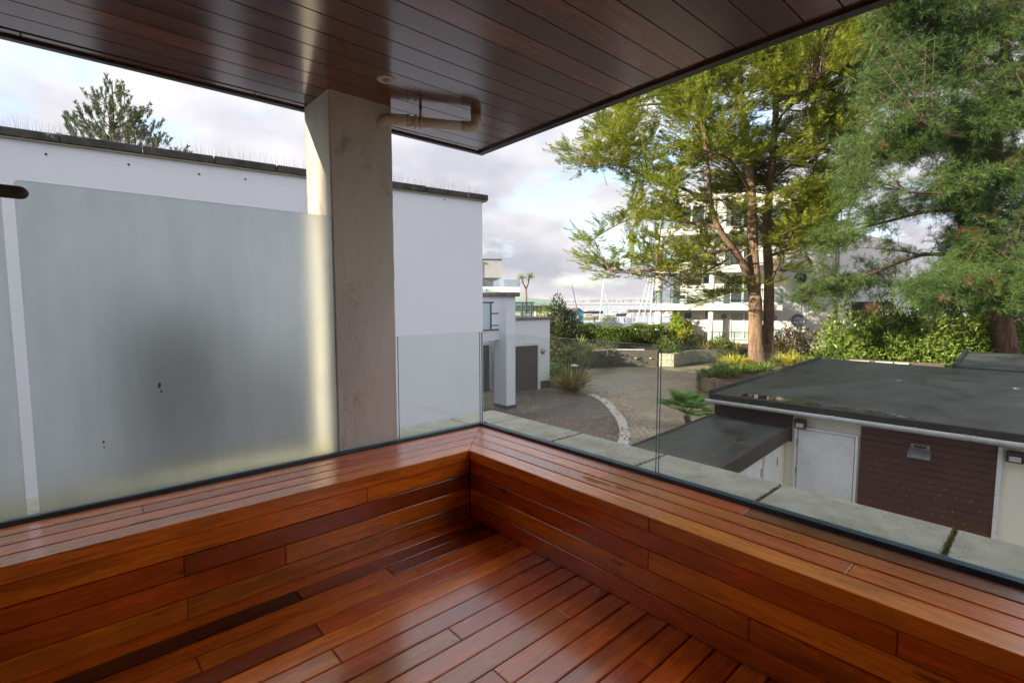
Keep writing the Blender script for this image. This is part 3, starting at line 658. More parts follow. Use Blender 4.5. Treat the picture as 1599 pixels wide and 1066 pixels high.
mb = MB(); poly = inner + outer[::-1]
for i in range(len(ys) - 1): mb.prism([inner[i], outer[i], outer[i + 1], inner[i + 1]], ZC - 0.016, ZC + 0.20)
mb.build('fascia', M_FASC, ceil)
mb = MB(); mb.box((-3.85, -2.5, ZC + 0.024), (2.56, 3.36, ZC + 0.21)); mb.build('roof_slab', M_GASKET, ceil)  # black slab: shade of the board seams put into its colour
# sensor / light in the soffit
q = onz(603, 124, ZC)
dl = thing('ceiling_light', (q[0], q[1], ZC), 'small round white fitting set in the timber soffit near the pillar', 'ceiling light')
mb = MB(); mb.lathe([(0.030, -0.004), (0.034, -0.008), (0.050, -0.006), (0.052, 0.0), (0.05, 0.006)], (q[0], q[1], ZC), 24); mb.build('bezel', M_PVC, dl)
mb = MB(); mb.lathe([(0.003, -0.016), (0.018, -0.013), (0.022, -0.004)], (q[0] + 0.002, q[1], ZC), 16); mb.build('sensor_lens', M_LENS, dl)
# waste pipe under the soffit
pp = thing('drain_pipe', (1.9, 3.0, ZC), 'cream plastic drain pipe slung under the soffit beside the pillar', 'pipe')
zP = ZC - 0.085; A = Vector((1.615, 3.12, zP - 0.012)); A2 = Vector((1.70, 3.06, zP)); B = Vector((2.13, 2.80, zP))
A = Vector(onz(606, 186, zP)); B = Vector(onz(738, 199, zP)); dA = (B - A).normalized()
r_ = 0.031
mb = MB(); mb.tube([A + dA * 0.10, B - dA * 0.05], r_, 16); mb.build('straight_pipe', M_PIPE, pp)
mb = MB(); mb.tube([A + dA * 0.13, A + dA * 0.05, A + dA * 0.0 + Vector((-0.008, 0.006, -0.004)), A - dA * 0.03 + Vector((-0.02, 0.02, -0.03)), A - dA * 0.04 + Vector((-0.03, 0.03, -0.075))], [r_ + 0.005] * 5, 16); mb.build('elbow', M_PIPE, pp)
mb = MB(); mb.tube([B - dA * 0.075, B - dA * 0.02, B + dA * 0.01 + Vector((0, 0, 0.006)), B + dA * 0.022 + Vector((0, 0, 0.03)), B + dA * 0.022 + Vector((0, 0, 0.084))], [r_ + 0.004] * 5, 16); mb.build('elbow', M_PIPE, pp)
for s_ in (0.165, 0.12):
    mb = MB(); mb.tube([A + dA * s_, A + dA * (s_ + 0.016)], r_ + 0.009, 16); mb.build('collar', M_PIPE, pp)
c_ = A + dA * 0.205
mb = MB(); mb.tube([c_ - dA * 0.008, c_ + dA * 0.008], r_ + 0.007, 16); mb.tube([c_ + Vector((0, 0, r_)), c_ + Vector((0, 0, 0.084))], 0.010, 8); mb.build('clip', M_PIPE, pp)

# ------------------------------------------------------------------ the house the balcony belongs to (behind and beside the camera)
own = thing('own_house', (-1.0, -1.5, GZ), 'white house carrying the balcony and its timber soffit', 'house')
mb = MB(); mb.box((-7.5, -2.75, GZ), (2.30, -2.56, ZC - 0.02)); mb.build('wall', M_WHITEPAINT, own)
mb = MB(); mb.box((-4.1, -2.555, GZ), (-3.80, 2.955, ZC - 0.02)); mb.build('wall', M_WHITEPAINT, own)
mb = MB(); mb.box((-9, -9, ZC + 0.22), (1.9, 2.4, 5.6)); mb.build('upper_storey', M_WHITE, own)  # unseen storey, added to shade the garages
mb = MB(); mb.box((-0.9, -2.555, 0.0), (1.3, -2.53, 2.15)); f_ = mb.build('glazed_door', M_WIN, own)
for nm, (hx0, hy0, hx1, hy1), lab in (('sun_blocker', (-37, -14, -31.5, 12.75), 'tall pale house across the street behind the balcony'), ('sun_blocker', (-31, 12.76, -26, 36), 'tall pale house beyond the alley across the street')):  # added out of view to block the sun; the slit between lights the pillar
    t_ = thing(nm, ((hx0 + hx1) / 2, (hy0 + hy1) / 2, GZ), lab, 'house', 'tall houses across the street')
    MB().box((hx0, hy0, GZ), (hx1, hy1, 15.5)).build('wall', M_CREAM, t_); MB().box((hx0 + 0.02, hy0 + 0.02, 15.502), (hx1 - 0.02, hy1 - 0.02, 15.8)).build('roof', M_SLATE, t_)
    for i in range(5):
        for j in range(5): MB().box((hx1 + 0.002, hy0 + 2 + j * 4.6, -1.5 + i * 3.2), (hx1 + 0.05, hy0 + 3.6 + j * 4.6, 0.1 + i * 3.2)).build('window', M_WIN, t_)

# ------------------------------------------------------------------ garage block with felt roofs
ZR = -0.28
gA = onz(1112, 622, -0.376); gB = onz(1599, 690, -0.376)
e1 = gB - gA; e1[2] = 0; e1 = e1 / np.linalg.norm(e1); e2 = np.array([-e1[1], e1[0], 0])   # e1 along the front, e2 away from us
gar = thing('garage_block', (*gA[:2], GZ), 'low cream garage with a wet felt roof, white door and maroon panel', 'garage')
gO = gA + e2 * 0.15
mb = MB(); mb.obox(gO, e1, e2, (0.05, 8.5), (0.0, 7.5), (GZ, ZR - 0.06)); mb.build('wall', M_CREAM, gar)
mb = MB(); mb.obox(gA, e1, e2, (0.0, 8.6), (0.03, 7.75), (ZR - 0.055, ZR)); mb.build('roof', M_FELT, gar)
mb = MB(); mb.obox(gA, e1, e2, (-0.02, 8.6), (-0.02, 0.025), (ZR - 0.13, ZR + 0.002)); mb.obox(gA, e1, e2, (-0.06, -0.022), (-0.02, 7.8), (ZR - 0.13, ZR + 0.06)); mb.build('felt_kerb', M_FELTEDGE, gar, 0.008)
mb = MB(); mb.obox(gA, e1, e2, (2.95, 8.6), (7.80, 13.0), (GZ, ZR + 0.04)); mb.build('rear_roof', M_FELT, gar)
mb = MB(); mb.obox(gA, e1, e2, (2.85, 2.945), (7.76, 13.0), (ZR - 0.1, ZR + 0.10)); mb.build('felt_kerb', M_FELTEDGE, gar, 0.01)
# puddle along the front edge
mpd, tpd, bpd = mk('puddle'); bpd.inputs['Base Color'].default_value = (0.02, 0.022, 0.02, 1); bpd.inputs['Roughness'].default_value = 0.02; bpd.inputs['Specular IOR Level'].default_value = 0.5
npd = nd(tpd, 'ShaderNodeTexNoise', {'Vector': coords(tpd), 'Scale': 5, 'Detail': 3}); bump(tpd, bpd, npd.outputs[0], 0.04, 0.01)
for (c0, c1, w0) in ((0.12, 1.75, 0.55), (1.76, 2.9, 0.26)):
    top = []; n_ = 26
    for i in range(n_): t_ = i / (n_ - 1); top.append((c0 + (c1 - c0) * t_, 0.07 + w0 * sin(pi * t_) ** 0.6 * (0.55 + 0.6 * RS.rand())))
    pts = [gA + e1 * (c0 + (c1 - c0) * i / (n_ - 1)) + e2 * (0.055 + 0.02 * RS.rand()) for i in range(n_)] + [gA + e1 * a + e2 * b for a, b in top[::-1]]
    mb = MB(); mb.add([(p[0], p[1], ZR + 0.004) for p in pts], [tuple(range(len(pts)))]); mb.build('puddle', mpd, gar)
# gutter: half-round with brackets
mb = MB()
gp = [gA + e1 * s_ - e2 * 0.06 for s_ in (-0.10, 3, 6, 8.6)]
mb.tube([(p[0], p[1], ZR - 0.135) for p in gp], 0.038, 12); mb.build('gutter', M_GUTTER, gar)
for s_ in (0.9, 1.9, 2.9, 3.42, 3.5, 4.5):
    p = gA + e1 * s_ - e2 * 0.06; mb = MB(); mb.tube([(*(p - e1 * 0.02)[:2], ZR - 0.135), (*(p + e1 * 0.02)[:2], ZR - 0.135)], 0.043, 12); mb.build('gutter_joint', M_GUTTER, gar)
# white door with frame and hinges
f = lambda s0, s1, z0, z1, d0, d1: MB().obox(gO, e1, e2, (s0, s1), (d0, d1), (z0, z1))
dr = f(1.40, 2.18, GZ + 0.02, -0.70, -0.045, -0.003).build('door', M_DOORWHITE, gar, 0.006)
mb = MB(); mb.obox(gO, e1, e2, (1.345, 1.39), (-0.06, -0.003), (GZ, -0.69)); mb.obox(gO, e1, e2, (2.19, 2.225), (-0.06, -0.003), (GZ, -0.69)); mb.obox(gO, e1, e2, (1.345, 2.225), (-0.06, -0.003), (-0.688, -0.655)); mb.build('door_frame', M_WHITEPAINT, gar)
for z in (-0.98, -1.45, -2.2): f(1.385, 1.402, z, z + 0.11, -0.07, -0.046).build('hinge', M_STEEL, dr)
# maroon slatted panel
f(2.245, 3.74, GZ, -0.50, -0.012, -0.002).build('panel_backing', M_GASKET, gar)
z = -0.50; h = 0.098
while z - h > GZ:
    f(2.25, 3.735, z - h + 0.007, z, -0.042, -0.013).build('cladding_board', M_CLAD, gar, 0.003); z -= h
f(3.742, 3.79, GZ, -0.50, -0.05, -0.003).build('door_frame', M_WHITEPAINT, gar)
vt = f(2.85, 3.06, -0.82, -0.635, -0.068, -0.043).build('vent', M_STEEL, gar, 0.004)
p_ = lambda s_, d_, z_: tuple((gO + e1 * s_ + e2 * d_)[:2]) + (z_,)
mb = MB(); mb.add([p_(2.83, -0.07, -0.70), p_(3.08, -0.07, -0.70), p_(3.08, -0.20, -0.80), p_(2.83, -0.20, -0.80), p_(2.83, -0.07, -0.71), p_(3.08, -0.07, -0.71), p_(3.08, -0.20, -0.81), p_(2.83, -0.20, -0.81)],
      [(0, 1, 2, 3), (7, 6, 5, 4), (0, 4, 5, 1), (1, 5, 6, 2), (2, 6, 7, 3), (3, 7, 4, 0)]); mb.build('flap', M_STEEL, vt)
f(2.88, 3.03, -0.69, -0.65, -0.075, -0.069).build('louvre', M_BLACK, vt)
f(2.25, 3.735, -0.50, -0.458, -0.02, -0.003).build('trim', M_WHITEPAINT, gar)
def floodlight(s_, label):
    p = gO + e1 * s_; t_ = thing('floodlight', (p[0], p[1], -0.6), label, 'floodlight', 'black floodlights on the garage wall')
    mb = MB(); mb.obox(p, e1, e2, (-0.085, 0.085), (-0.14, -0.055), (-0.67, -0.52)); mb.build('housing', M_BLACK, t_, 0.012)
    mb = MB(); mb.obox(p, e1, e2, (-0.055, 0.055), (-0.15, -0.142), (-0.65, -0.585)); mb.build('lens', M_LENS, t_, 0.003)
    mb = MB(); mb.obox(p, e1, e2, (-0.03, 0.03), (-0.054, -0.003), (-0.62, -0.55)); mb.build('bracket', M_BLACK, t_)
floodlight(1.44, 'small black floodlight above the white garage door')
floodlight(3.90, 'small black floodlight at the edge of the maroon panel')
# little things lying on the roof
for (px, py, r_, lab, nm, m_) in ((1404, 594, 0.045, 'single white feather lying on the middle of the felt roof', 'feather', M_HULL), (1588, 607, 0.06, 'white bird dropping splashed on the felt roof edge', 'bird_dropping', M_HULL)):
    q = onz(px, py, ZR + 0.003); mb = MB(); n_ = 11
    mb.add([(q[0] + r_ * (0.5 + RS.rand()) * cos(2 * pi * i / n_), q[1] + r_ * (0.5 + 0.8 * RS.rand()) * sin(2 * pi * i / n_), ZR + 0.004 + 0.012 * (i % 2)) for i in range(n_)], [tuple(range(n_))])
    setp(mb.build(nm, m_), lab, nm.replace('_', ' '))
# lower store in front
ZL = -0.69
st = thing('store_shed', (*(gA - e2 * 1.5)[:2], GZ), 'lower felt-roofed store with white doors butting the garage', 'store')
mb = MB(); mb.obox(gA, e1, e2, (0.05, 1.20), (-5.2, 0.13), (GZ, ZL - 0.05)); mb.build('wall', M_CREAM, st)
mb = MB(); mb.obox(gA, e1, e2, (0.0, 1.22), (-5.2, 0.12), (ZL - 0.045, ZL)); mb.build('roof', M_FELT, st)
mb = MB(); mb.obox(gA, e1, e2, (1.225, 1.29), (-5.2, 0.12), (ZL - 0.22, ZL + 0.012)); mb.obox(gA, e1, e2, (-0.05, -0.005), (-5.2, 0.12), (ZL - 0.22, ZL + 0.012)); mb.build('fascia', M_FELTEDGE, st, 0.006)
mb = MB(); mb.obox(gA, e1, e2, (0.0, 1.30), (0.122, 0.147), (ZL - 0.25, ZR - 0.14)); mb.build('felt_upstand', M_FELTEDGE, st)
for (a, b) in ((-0.95, -0.35), (-1.7, -1.1), (-2.32, -1.715), (-3.3, -2.5)):
    mb = MB(); mb.obox(gA, e1, e2, (1.203, 1.235), (a, b), (GZ + 0.02, ZL - 0.225)); d_ = mb.build('door', M_DOORWHITE, st, 0.005)
    mb = MB(); mb.obox(gA, e1, e2, (1.236, 1.25), (b - 0.03, b - 0.015), (ZL - 0.55, ZL - 0.42)); mb.build('hinge', M_STEEL, d_)

# ------------------------------------------------------------------ the white neighbour house
lh = thing('white_house', (*at(753, 640, 11.0)[:2], GZ), 'large plain white neighbouring house with blackened coping and bird spikes', 'house')
cc = at(753, 315, 11.0); r_ = M3 @ _ray(1920, 470); r_[2] = 0; wd = r_ / np.linalg.norm(r_); wnn = np.array([-wd[1], wd[0], 0])   # wnn points away from us
ZT = 3.57
L_ = 17.0
mb = MB()
# front wall with a dark recess behind the frosted screens
holes = [(-6.45, -4.95, -1.7, 1.2), (-4.55, -3.65, -1.7, 0.35)]
xs_ = [-L_] + [v for h_ in holes for v in h_[:2]] + [0]
for i in range(0, len(xs_), 2): mb.obox(cc, wd, wnn, (xs_[i], xs_[i + 1]), (0, 0.3), (GZ, ZT))
for a0, a1, z0_, z1_ in holes: mb.obox(cc, wd, wnn, (a0, a1), (0, 0.3), (z1_, ZT)); mb.obox(cc, wd, wnn, (a0, a1), (0, 0.3), (GZ, z0_))
mb.obox(cc, wd, wnn, (-L_, 0), (0.302, 9.0), (GZ, ZT - 0.1))
mb.build('wall', M_WHITE, lh)
for a0, a1, z0_, z1_ in holes:
    wv_ = MB().obox(cc, wd, wnn, (a0, a1), (0.20, 0.24), (z0_, z1_)).build('window', M_GARDOOR, lh)
    MB().obox(cc, wd, wnn, (a0, a0 + 0.06), (0.12, 0.199), (z0_, z1_)).obox(cc, wd, wnn, (a1 - 0.06, a1), (0.12, 0.199), (z0_, z1_)).build('frame', M_SLATE, wv_)
s_ = -L_; 
while s_ < 0:
    ln = min(0.92, -s_ + 0.12)
    mb = MB(); dz = RS.rand() * 0.012
    mb.obox(cc, wd, wnn, (s_ + 0.006, s_ + ln - 0.006), (-0.075, 0.36), (ZT + 0.022, ZT + 0.135 + dz)); mb.build('coping_stone', M_COPEDARK, lh, 0.012); s_ += 0.92
MB().obox(cc, wd, wnn, (-L_, 0.10), (-0.05, 0.34), (ZT + 0.001, ZT + 0.021)).build('drip_edge', M_DRIP, lh)
Vs = []; Fs = []; k = 0
for i in range(760):
    s_ = -11 + 11 * (i + RS.rand() * 0.9) / 760; b_ = RS.choice([-0.04, 0.02, 0.08]); p = cc + wd * s_ + wnn * b_
    q = p + wd * RS.randn() * 0.03 + wnn * RS.randn() * 0.03; h = 0.14 + 0.10 * RS.rand(); w = 0.0019
    Vs += [(p[0] - w * wd[0], p[1] - w * wd[1], ZT + 0.13), (p[0] + w * wd[0], p[1] + w * wd[1], ZT + 0.13), (q[0], q[1], ZT + 0.15 + h)]; Fs.append((k, k + 1, k + 2)); k += 3
quads_obj('bird_spikes', np.array(Vs), np.array(Fs), plain('clear_plastic_spike', (0.52, 0.47, 0.43), 0.4), lh, kind='stuff')
for (px, py) in ((72, 241), (201, 257), (311, 272), (383, 280), (694, 312)):
    p = onwall(px, py, cc, wd); MB().tube([p - wnn * 0.012, p], 0.014, 8).build('fixing_plug', M_BLACK, lh)
MB().obox(cc, wd, wnn, (0.05, 1.3), (5.0, 7.0), (3.1, 3.42)).build('rear_eave', M_BRONZE, lh)

# second wing: axis-aligned block with recessed garage and glazed balcony
wing = thing('house_wing', (*at(791, 637, 18.0)[:2], GZ), 'white wing of the neighbouring house with pier, glazed balcony and dark garage doors', 'house')
q = at(791, 637, 18.0); X_, Y_ = np.array([1.0, 0, 0]), np.array([0, 1.0, 0])
def zof(py, D): return H - (py - 470) * D / FOC
zt = zof(463, 18.0)
MB().obox(q, X_, Y_, (0, 0.44), (0, 0.70), (GZ, zof(528, 18.0))).build('pier', M_WHITE, wing)
MB().obox(q, X_, Y_, (0, 0.44), (0, 4.5), (zof(528, 18.0) + 0.001, zt)).build('wall', M_WHITE, wing)
MB().obox(q, X_, Y_, (-0.02, 0.46), (-0.02, 0.72), (GZ, GZ + 0.13)).build('plinth', M_SLATE, wing)
MB().obox(q, X_, Y_, (-3.5, -0.002), (3.2, 4.5), (zof(528, 18), zt)).build('wall', M_WHITE, wing)
s_ = -3.4
for a, b in ((-3.4, -2.4), (-2.39, -1.3), (-1.29, -0.12)):
    MB().obox(q, X_, Y_, (a, b), (3.08, 4.6), (zt + 0.002, zt + 0.16)).build('coping_stone', M_COPEBROWN, wing, 0.02)
for a, b in ((-0.12, 1.2), (1.21, 2.4), (2.41, 3.5), (3.51, 4.6)):
    MB().obox(q, X_, Y_, (-0.11, 0.58), (a, b), (zt + 0.002, zt + 0.16)).build('coping_stone', M_COPEBROWN, wing, 0.02)
# balcony slab and its glass
bz = zof(517, 17.6)
MB().obox(q, X_, Y_, (-2.6, -0.002), (0.4, 3.19), (bz - 0.36, bz)).build('balcony_slab', M_WHITE, wing)
MB().obox(q, X_, Y_, (-2.6, -0.06), (0.36, 0.46), (bz + 0.001, bz + 0.05)).build('balcony_kerb', M_COPEBROWN, wing)
MB().obox(q, X_, Y_, (-2.6, -0.36), (0.40, 0.415), (bz + 0.06, bz + 1.0)).build('balcony_glass', M_AQUA, wing)
rl = MB().obox(q, X_, Y_, (-2.6, -0.28), (0.38, 0.435), (bz + 1.0, bz + 1.05)).build('balcony_rail', M_DARKRAIL, wing)
MB().obox(q, X_, Y_, (-0.40, -0.36), (0.42, 0.46), (bz + 0.05, bz + 1.0)).obox(q, X_, Y_, (-0.40, -0.02), (0.43, 0.46), (bz + 0.60, bz + 0.64)).obox(q, X_, Y_, (-0.40, -0.02), (0.43, 0.46), (bz + 0.16, bz + 0.20)).build('rail_post', M_DARKRAIL, rl)
# recessed garage behind the pier
MB().obox(q, X_, Y_, (-4.0, 3.2), (3.6, 3.9), (GZ, bz - 0.37)).build('rear_wall', M_WHITE, wing)
gd = MB().obox(q, X_, Y_, (-4.0, 2.03), (3.5, 3.59), (GZ, GZ + 2.05)).build('garage_door', M_GARDOOR, wing)
MB().obox(q, X_, Y_, (2.035, 2.14), (3.46, 3.59), (GZ, GZ + 2.2)).obox(q, X_, Y_, (-4.0, 2.034), (3.46, 3.59), (GZ + 2.055, GZ + 2.2)).build('frame', M_WHITEPAINT, gd)
# lower block with roof terrace
q2 = onz(803, 612, GZ); q3 = onz(858, 605, GZ); eb = q3 - q2; lw = np.linalg.norm(eb); eb = eb / lw; en = np.array([-eb[1], eb[0], 0])
q2 = q2 - eb * 0.6
lw += 0.6
z2 = zof(499, 21.9)
MB().obox(q2, eb, en, (0, lw), (0, 6), (GZ, z2)).build('lower_wall', M_WHITE, wing)
def bpos(px, py): 
    p = onwall(px, py, q2, eb); return (p - q2) @ eb, p[2]
s0, zt_ = bpos(804, 541); s1, zt2_ = bpos(839, 541)
gd = MB().obox(q2, eb, en, (s0 - 0.8, s1), (-0.03, -0.003), (GZ, zt_)).build('garage_door', M_GARDOOR, wing)
for i in range(1, 9):
    zz_ = GZ + (zt_ - GZ) * i / 9; MB().obox(q2, eb, en, (s0 - 0.8, s1), (-0.036, -0.031), (zz_ - 0.012, zz_)).build('slat', M_SLATE, gd)
MB().obox(q2, eb, en, (s1 + 0.002, s1 + 0.14), (-0.06, -0.003), (GZ, zt_ + 0.12)).obox(q2, eb, en, (s0 - 0.8, s1), (-0.06, -0.003), (zt_ + 0.005, zt_ + 0.12)).build('frame', M_WHITEPAINT, gd)
MB().obox(q2, eb, en, (s1 + 0.15, lw + 0.02), (-0.02, -0.002), (GZ, GZ + 0.36)).build('plinth', M_SLATE, wing)
MB().obox(q2, eb, en, (-0.1, lw + 0.08), (-0.09, 6.1), (z2 + 0.002, z2 + 0.10)).build('coping', M_COPEBROWN, wing, 0.02)
sl, zl_ = bpos(847, 548)
pl_ = q2 + eb * sl
wl_ = thing('wall_lamp', (pl_[0], pl_[1], zl_), 'small grey caged lamp on the white garage wall', 'wall lamp')
MB().tube([(*(pl_ - en * 0.001)[:2], zl_), (*(pl_ - en * 0.05)[:2], zl_)], 0.13, 12).build('back_plate', M_STEEL, wl_)
MB().tube([(*(pl_ - en * 0.051)[:2], zl_), (*(pl_ - en * 0.11)[:2], zl_)], [0.10, 0.07], 12).build('lens', M_LENS, wl_)
MB().obox(pl_, eb, en, (-0.11, 0.11), (-0.125, -0.112), (zl_ - 0.015, zl_ + 0.015)).build('guard', M_STEEL, wl_)
# terrace balustrade
sT, _ = bpos(838, 490)
zr_ = zof(471.5, 21.9)
tb = thing('terrace_balustrade', (*(q2 + eb * (sT - 1) + en * 0.15)[:2], z2 + 0.1), 'aqua glass balustrade with dark rail on the neighbour roof terrace', 'balustrade')
MB().obox(q2, eb, en, (-0.2, sT), (0.2, 0.215), (z2 + 0.15, zr_ - 0.05)).obox(q2, eb, en, (sT - 0.015, sT), (0.22, 3.0), (z2 + 0.15, zr_ - 0.05)).build('glass_sheet', M_AQUA, tb)
MB().obox(q2, eb, en, (-0.2, sT + 0.03), (0.17, 0.24), (zr_ - 0.045, zr_)).obox(q2, eb, en, (sT - 0.04, sT + 0.03), (0.245, 3.0), (zr_ - 0.045, zr_)).build('rail', M_DARKRAIL, tb)
for s_ in (0.75, 1.2, sT - 0.12):
    MB().obox(q2, eb, en, (s_ - 0.025, s_ + 0.025), (0.225, 0.27), (z2 + 0.10, zr_ - 0.05)).build('post', M_STEEL, tb)

# ------------------------------------------------------------------ vegetation tools (real leaf-sized faces)
def unit(a): return a / np.maximum(np.linalg.norm(a, axis=-1, keepdims=True), 1e-9)
def leaves(name, mat, P, D, N, Ln, Wd, parent=None, **props):
    """diamond leaves: base P, direction D, face normal about N"""
    P = np.asarray(P, float); D = unit(np.asarray(D, float)); Sd = unit(np.cross(D, np.asarray(N, float)) + 1e-6)
    Ln = np.broadcast_to(np.asarray(Ln, float), (len(P),))[:, None]; Wd = np.broadcast_to(np.asarray(Wd, float), (len(P),))[:, None]
    V = np.stack([P, P + D * Ln * 0.45 + Sd * Wd * 0.5, P + D * Ln, P + D * Ln * 0.45 - Sd * Wd * 0.5], 1).reshape(-1, 3)
    F = np.arange(len(P) * 4).reshape(-1, 4)
    return quads_obj(name, V, F, mat, parent, **props)
def instance(tP, tD, tN, tL, tW, O, Fd, Up, sc):
    """template leaves at M frames -> flat arrays"""
    O = np.asarray(O, float); Fd = unit(np.asarray(Fd, float)); Sd = unit(np.cross(np.asarray(Up, float), Fd)); U = np.cross(Fd, Sd); sc = np.asarray(sc, float)
    T = lambda a: (a[None, :, 0:1] * Fd[:, None] + a[None, :, 1:2] * Sd[:, None] + a[None, :, 2:3] * U[:, None])
    P = O[:, None] + T(tP) * sc[:, None, None]; D = T(tD); N = T(tN)
    Ln = tL[None] * sc[:, None]; Wd = tW[None] * sc[:, None]
    return P.reshape(-1, 3), D.reshape(-1, 3), N.reshape(-1, 3), Ln.ravel(), Wd.ravel()
def frond_template(k=7, spread=0.65, ln=0.34, wd=0.10):
    P = []; D = []; N = []; Ls = []; Ws = []
    for i in range(k):
        t_ = 0.08 + 0.86 * i / (k - 1)
        for sgn in (-1, 1):
            P.append((t_, 0, 0.10 * t_ * t_ + RS.randn() * 0.012)); D.append((0.8, sgn * spread, 0.18 + RS.randn() * 0.16)); N.append((RS.randn() * 0.4, RS.randn() * 0.4, 1))
            l_ = ln * (1.1 - 0.55 * t_) * (0.85 + 0.3 * RS.rand()); Ls.append(l_); Ws.append(wd * (0.8 + 0.4 * RS.rand()))
    P.append((0.9, 0, 0.1)); D.append((1, 0, 0.15)); N.append((0, 0, 1)); Ls.append(ln * 0.6); Ws.append(wd * 0.8)
    P.append((0, 0, 0)); D.append((1, 0, 0.10)); N.append((0, 0.5, 1)); Ls.append(1.0); Ws.append(wd * 0.5)
    return [np.array(a, float) for a in (P, D, N, Ls, Ws)]
def tuft_template(n=24, back=-0.15, wd=0.075):
    D = unit(RS.randn(n, 3)); D[:, 0] = np.abs(D[:, 0]) * 1.1 + back; D = unit(D)
    P = np.zeros((n, 3)); P[:, 0] = RS.rand(n) * 0.25 - 0.25
    return P, D, RS.randn(n, 3), 0.75 + 0.35 * RS.rand(n), np.full(n, wd)
def brush_template(n=40, wd=0.05):
    t_ = RS.rand(n); an = RS.rand(n) * 2 * pi
    P = np.stack([t_, 0 * t_, 0 * t_], 1); D = np.stack([0.9 + 0 * t_, np.cos(an) * 0.6, np.sin(an) * 0.6], 1)
    return P, D, RS.randn(n, 3), 0.26 + 0.08 * RS.rand(n), np.full(n, wd)
def bez(a, b, c, n=8):
    t_ = np.linspace(0, 1, n)[:, None]; return (1 - t_) ** 2 * a + 2 * t_ * (1 - t_) * b + t_ ** 2 * c
def rotz(d, an):
    return np.array([d[0] * cos(an) - d[1] * sin(an), d[0] * sin(an) + d[1] * cos(an), d[2]])
def stem_at(stems, z):
    best = None
    for st_ in stems:
        for i in range(len(st_) - 1):
            a, b = st_[i], st_[i + 1]
            if min(a[2], b[2]) <= z <= max(a[2], b[2]) + 1e-6:
                p = a + (b - a) * ((z - a[2]) / max(b[2] - a[2], 1e-6)); best = (best or []) + [p]
    return best or [stems[0][-1]]
def px_path(pts, D): return [at(x, y, D + (dd[0] if dd else 0)) for x, y, *dd in pts]

# ------------------------------------------------------------------ the big cypress
DC = 27.8
stA = px_path([(1183, 592), (1180, 545), (1179, 490), (1178, 440), (1176, 380), (1173, 300), (1165, 230), (1156, 150), (1150, 60), (1146, -20), (1146, -70)], DC)
stB = px_path([(1196, 592, .2), (1198, 545, .3), (1200, 490, .4), (1201, 430, .5), (1198, 360, .6), (1204, 280, .7), (1210, 200, .8), (1214, 100, .9), (1212, 20, .9), (1212, -60, .9)], DC)
stC = px_path([(1176, 450), (1162, 415, -.3), (1145, 388, -.6), (1122, 355, -.9), (1109, 315, -1.0), (1106, 270, -1.1), (1098, 215, -1.2), (1090, 150, -1.2)], DC)
stD = px_path([(1201, 440, .4), (1225, 385, .2), (1252, 330, -.2), (1270, 270, -.4), (1282, 200, -.4)], DC)
cyp = thing('cypress_tree', (*stA[0][:2], GZ + 0.4), 'tall old cypress with twin sunlit trunks rising from the courtyard planter', 'tree')
def trunk_mesh(name, st, r0, r1, mat, parent, k=14, flare=1.35):
    pts = smooth_line(st, 4); n_ = len(pts)
    rr2 = [(r0 + (r1 - r0) * (i / (n_ - 1)) ** 0.8) * (1 + (flare - 1) * max(0, 1 - i / 5.0)) for i in range(n_)]
    mb = MB(); mb.tube(pts, rr2, k); o = mb.build(name, mat, parent)
    me = o.data; co = np.empty(len(me.vertices) * 3, np.float32); me.vertices.foreach_get('co', co); co = co.reshape(-1, 3)
    j = np.arange(len(co)); rib = np.sin((j % k) * 2 * pi / k * 3 + co[:, 2] * 0.35) * 0.10 + RS.randn(len(co)) * 0.04
    ctr = np.repeat(np.array(pts), k, 0)[:len(co)]; co = ctr + (co - ctr) * (1 + rib[:, None]); me.vertices.foreach_set('co', co.astype(np.float32).ravel()); me.update(); return o
trunk_mesh('trunk', stA, 0.44, 0.10, M_BARK, cyp)
trunk_mesh('trunk', stB, 0.36, 0.09, M_BARK, cyp)
boughs = [stC, stD]
def bough(pts, D, r0, lst, par, mat):
    st_ = px_path(pts, D); lst.append(st_); trunk_mesh('limb', st_, r0, 0.03, mat, par, 8, 1.1); return st_
trunk_mesh('limb', stC, 0.24, 0.06, M_BARK, cyp, 10, 1.1); trunk_mesh('limb', stD, 0.17, 0.05, M_BARK, cyp, 10, 1.1)
for pts, dd, r0 in (([(1145, 388, -.6), (1085, 402, -1.0), (1015, 424, -1.2), (955, 425, -1.0)], 0, .10), ([(1109, 315, -1.0), (1045, 285, -1.4), (970, 258, -1.2), (905, 262, -.8)], 0, .11), ([(1165, 230), (1085, 172, .8), (1000, 165, 1.6), (950, 200, 2)], 0, .12),
                    ([(1204, 280, .7), (1270, 232, -1.5), (1330, 195, -2.6)], 0, .10), ([(1150, 60), (1085, 20, -1.5), (1050, 40, -2.5)], 0, .08), ([(1213, 100, .9), (1285, 60, 2), (1340, 60, 3)], 0, .09), ([(1122, 355, -.9), (1055, 345, 1), (985, 342, 1.8), (925, 374, 1.5)], 0, .10),
                    ([(1173, 300), (1140, 250, -3), (1100, 235, -5)], 0, .09), ([(1200, 400, .5), (1260, 380, 3), (1305, 360, 4.5)], 0, .10), ([(1176, 380), (1110, 420, 2.5), (1060, 445, 3.5)], 0, .08), ([(1210, 200, .8), (1240, 150, -3.5), (1280, 120, -5)], 0, .08), ([(1156, 150), (1110, 110, 3.5), (1070, 90, 5)], 0, .08)):
    bough(pts, DC, r0, boughs, cyp, M_BARK)
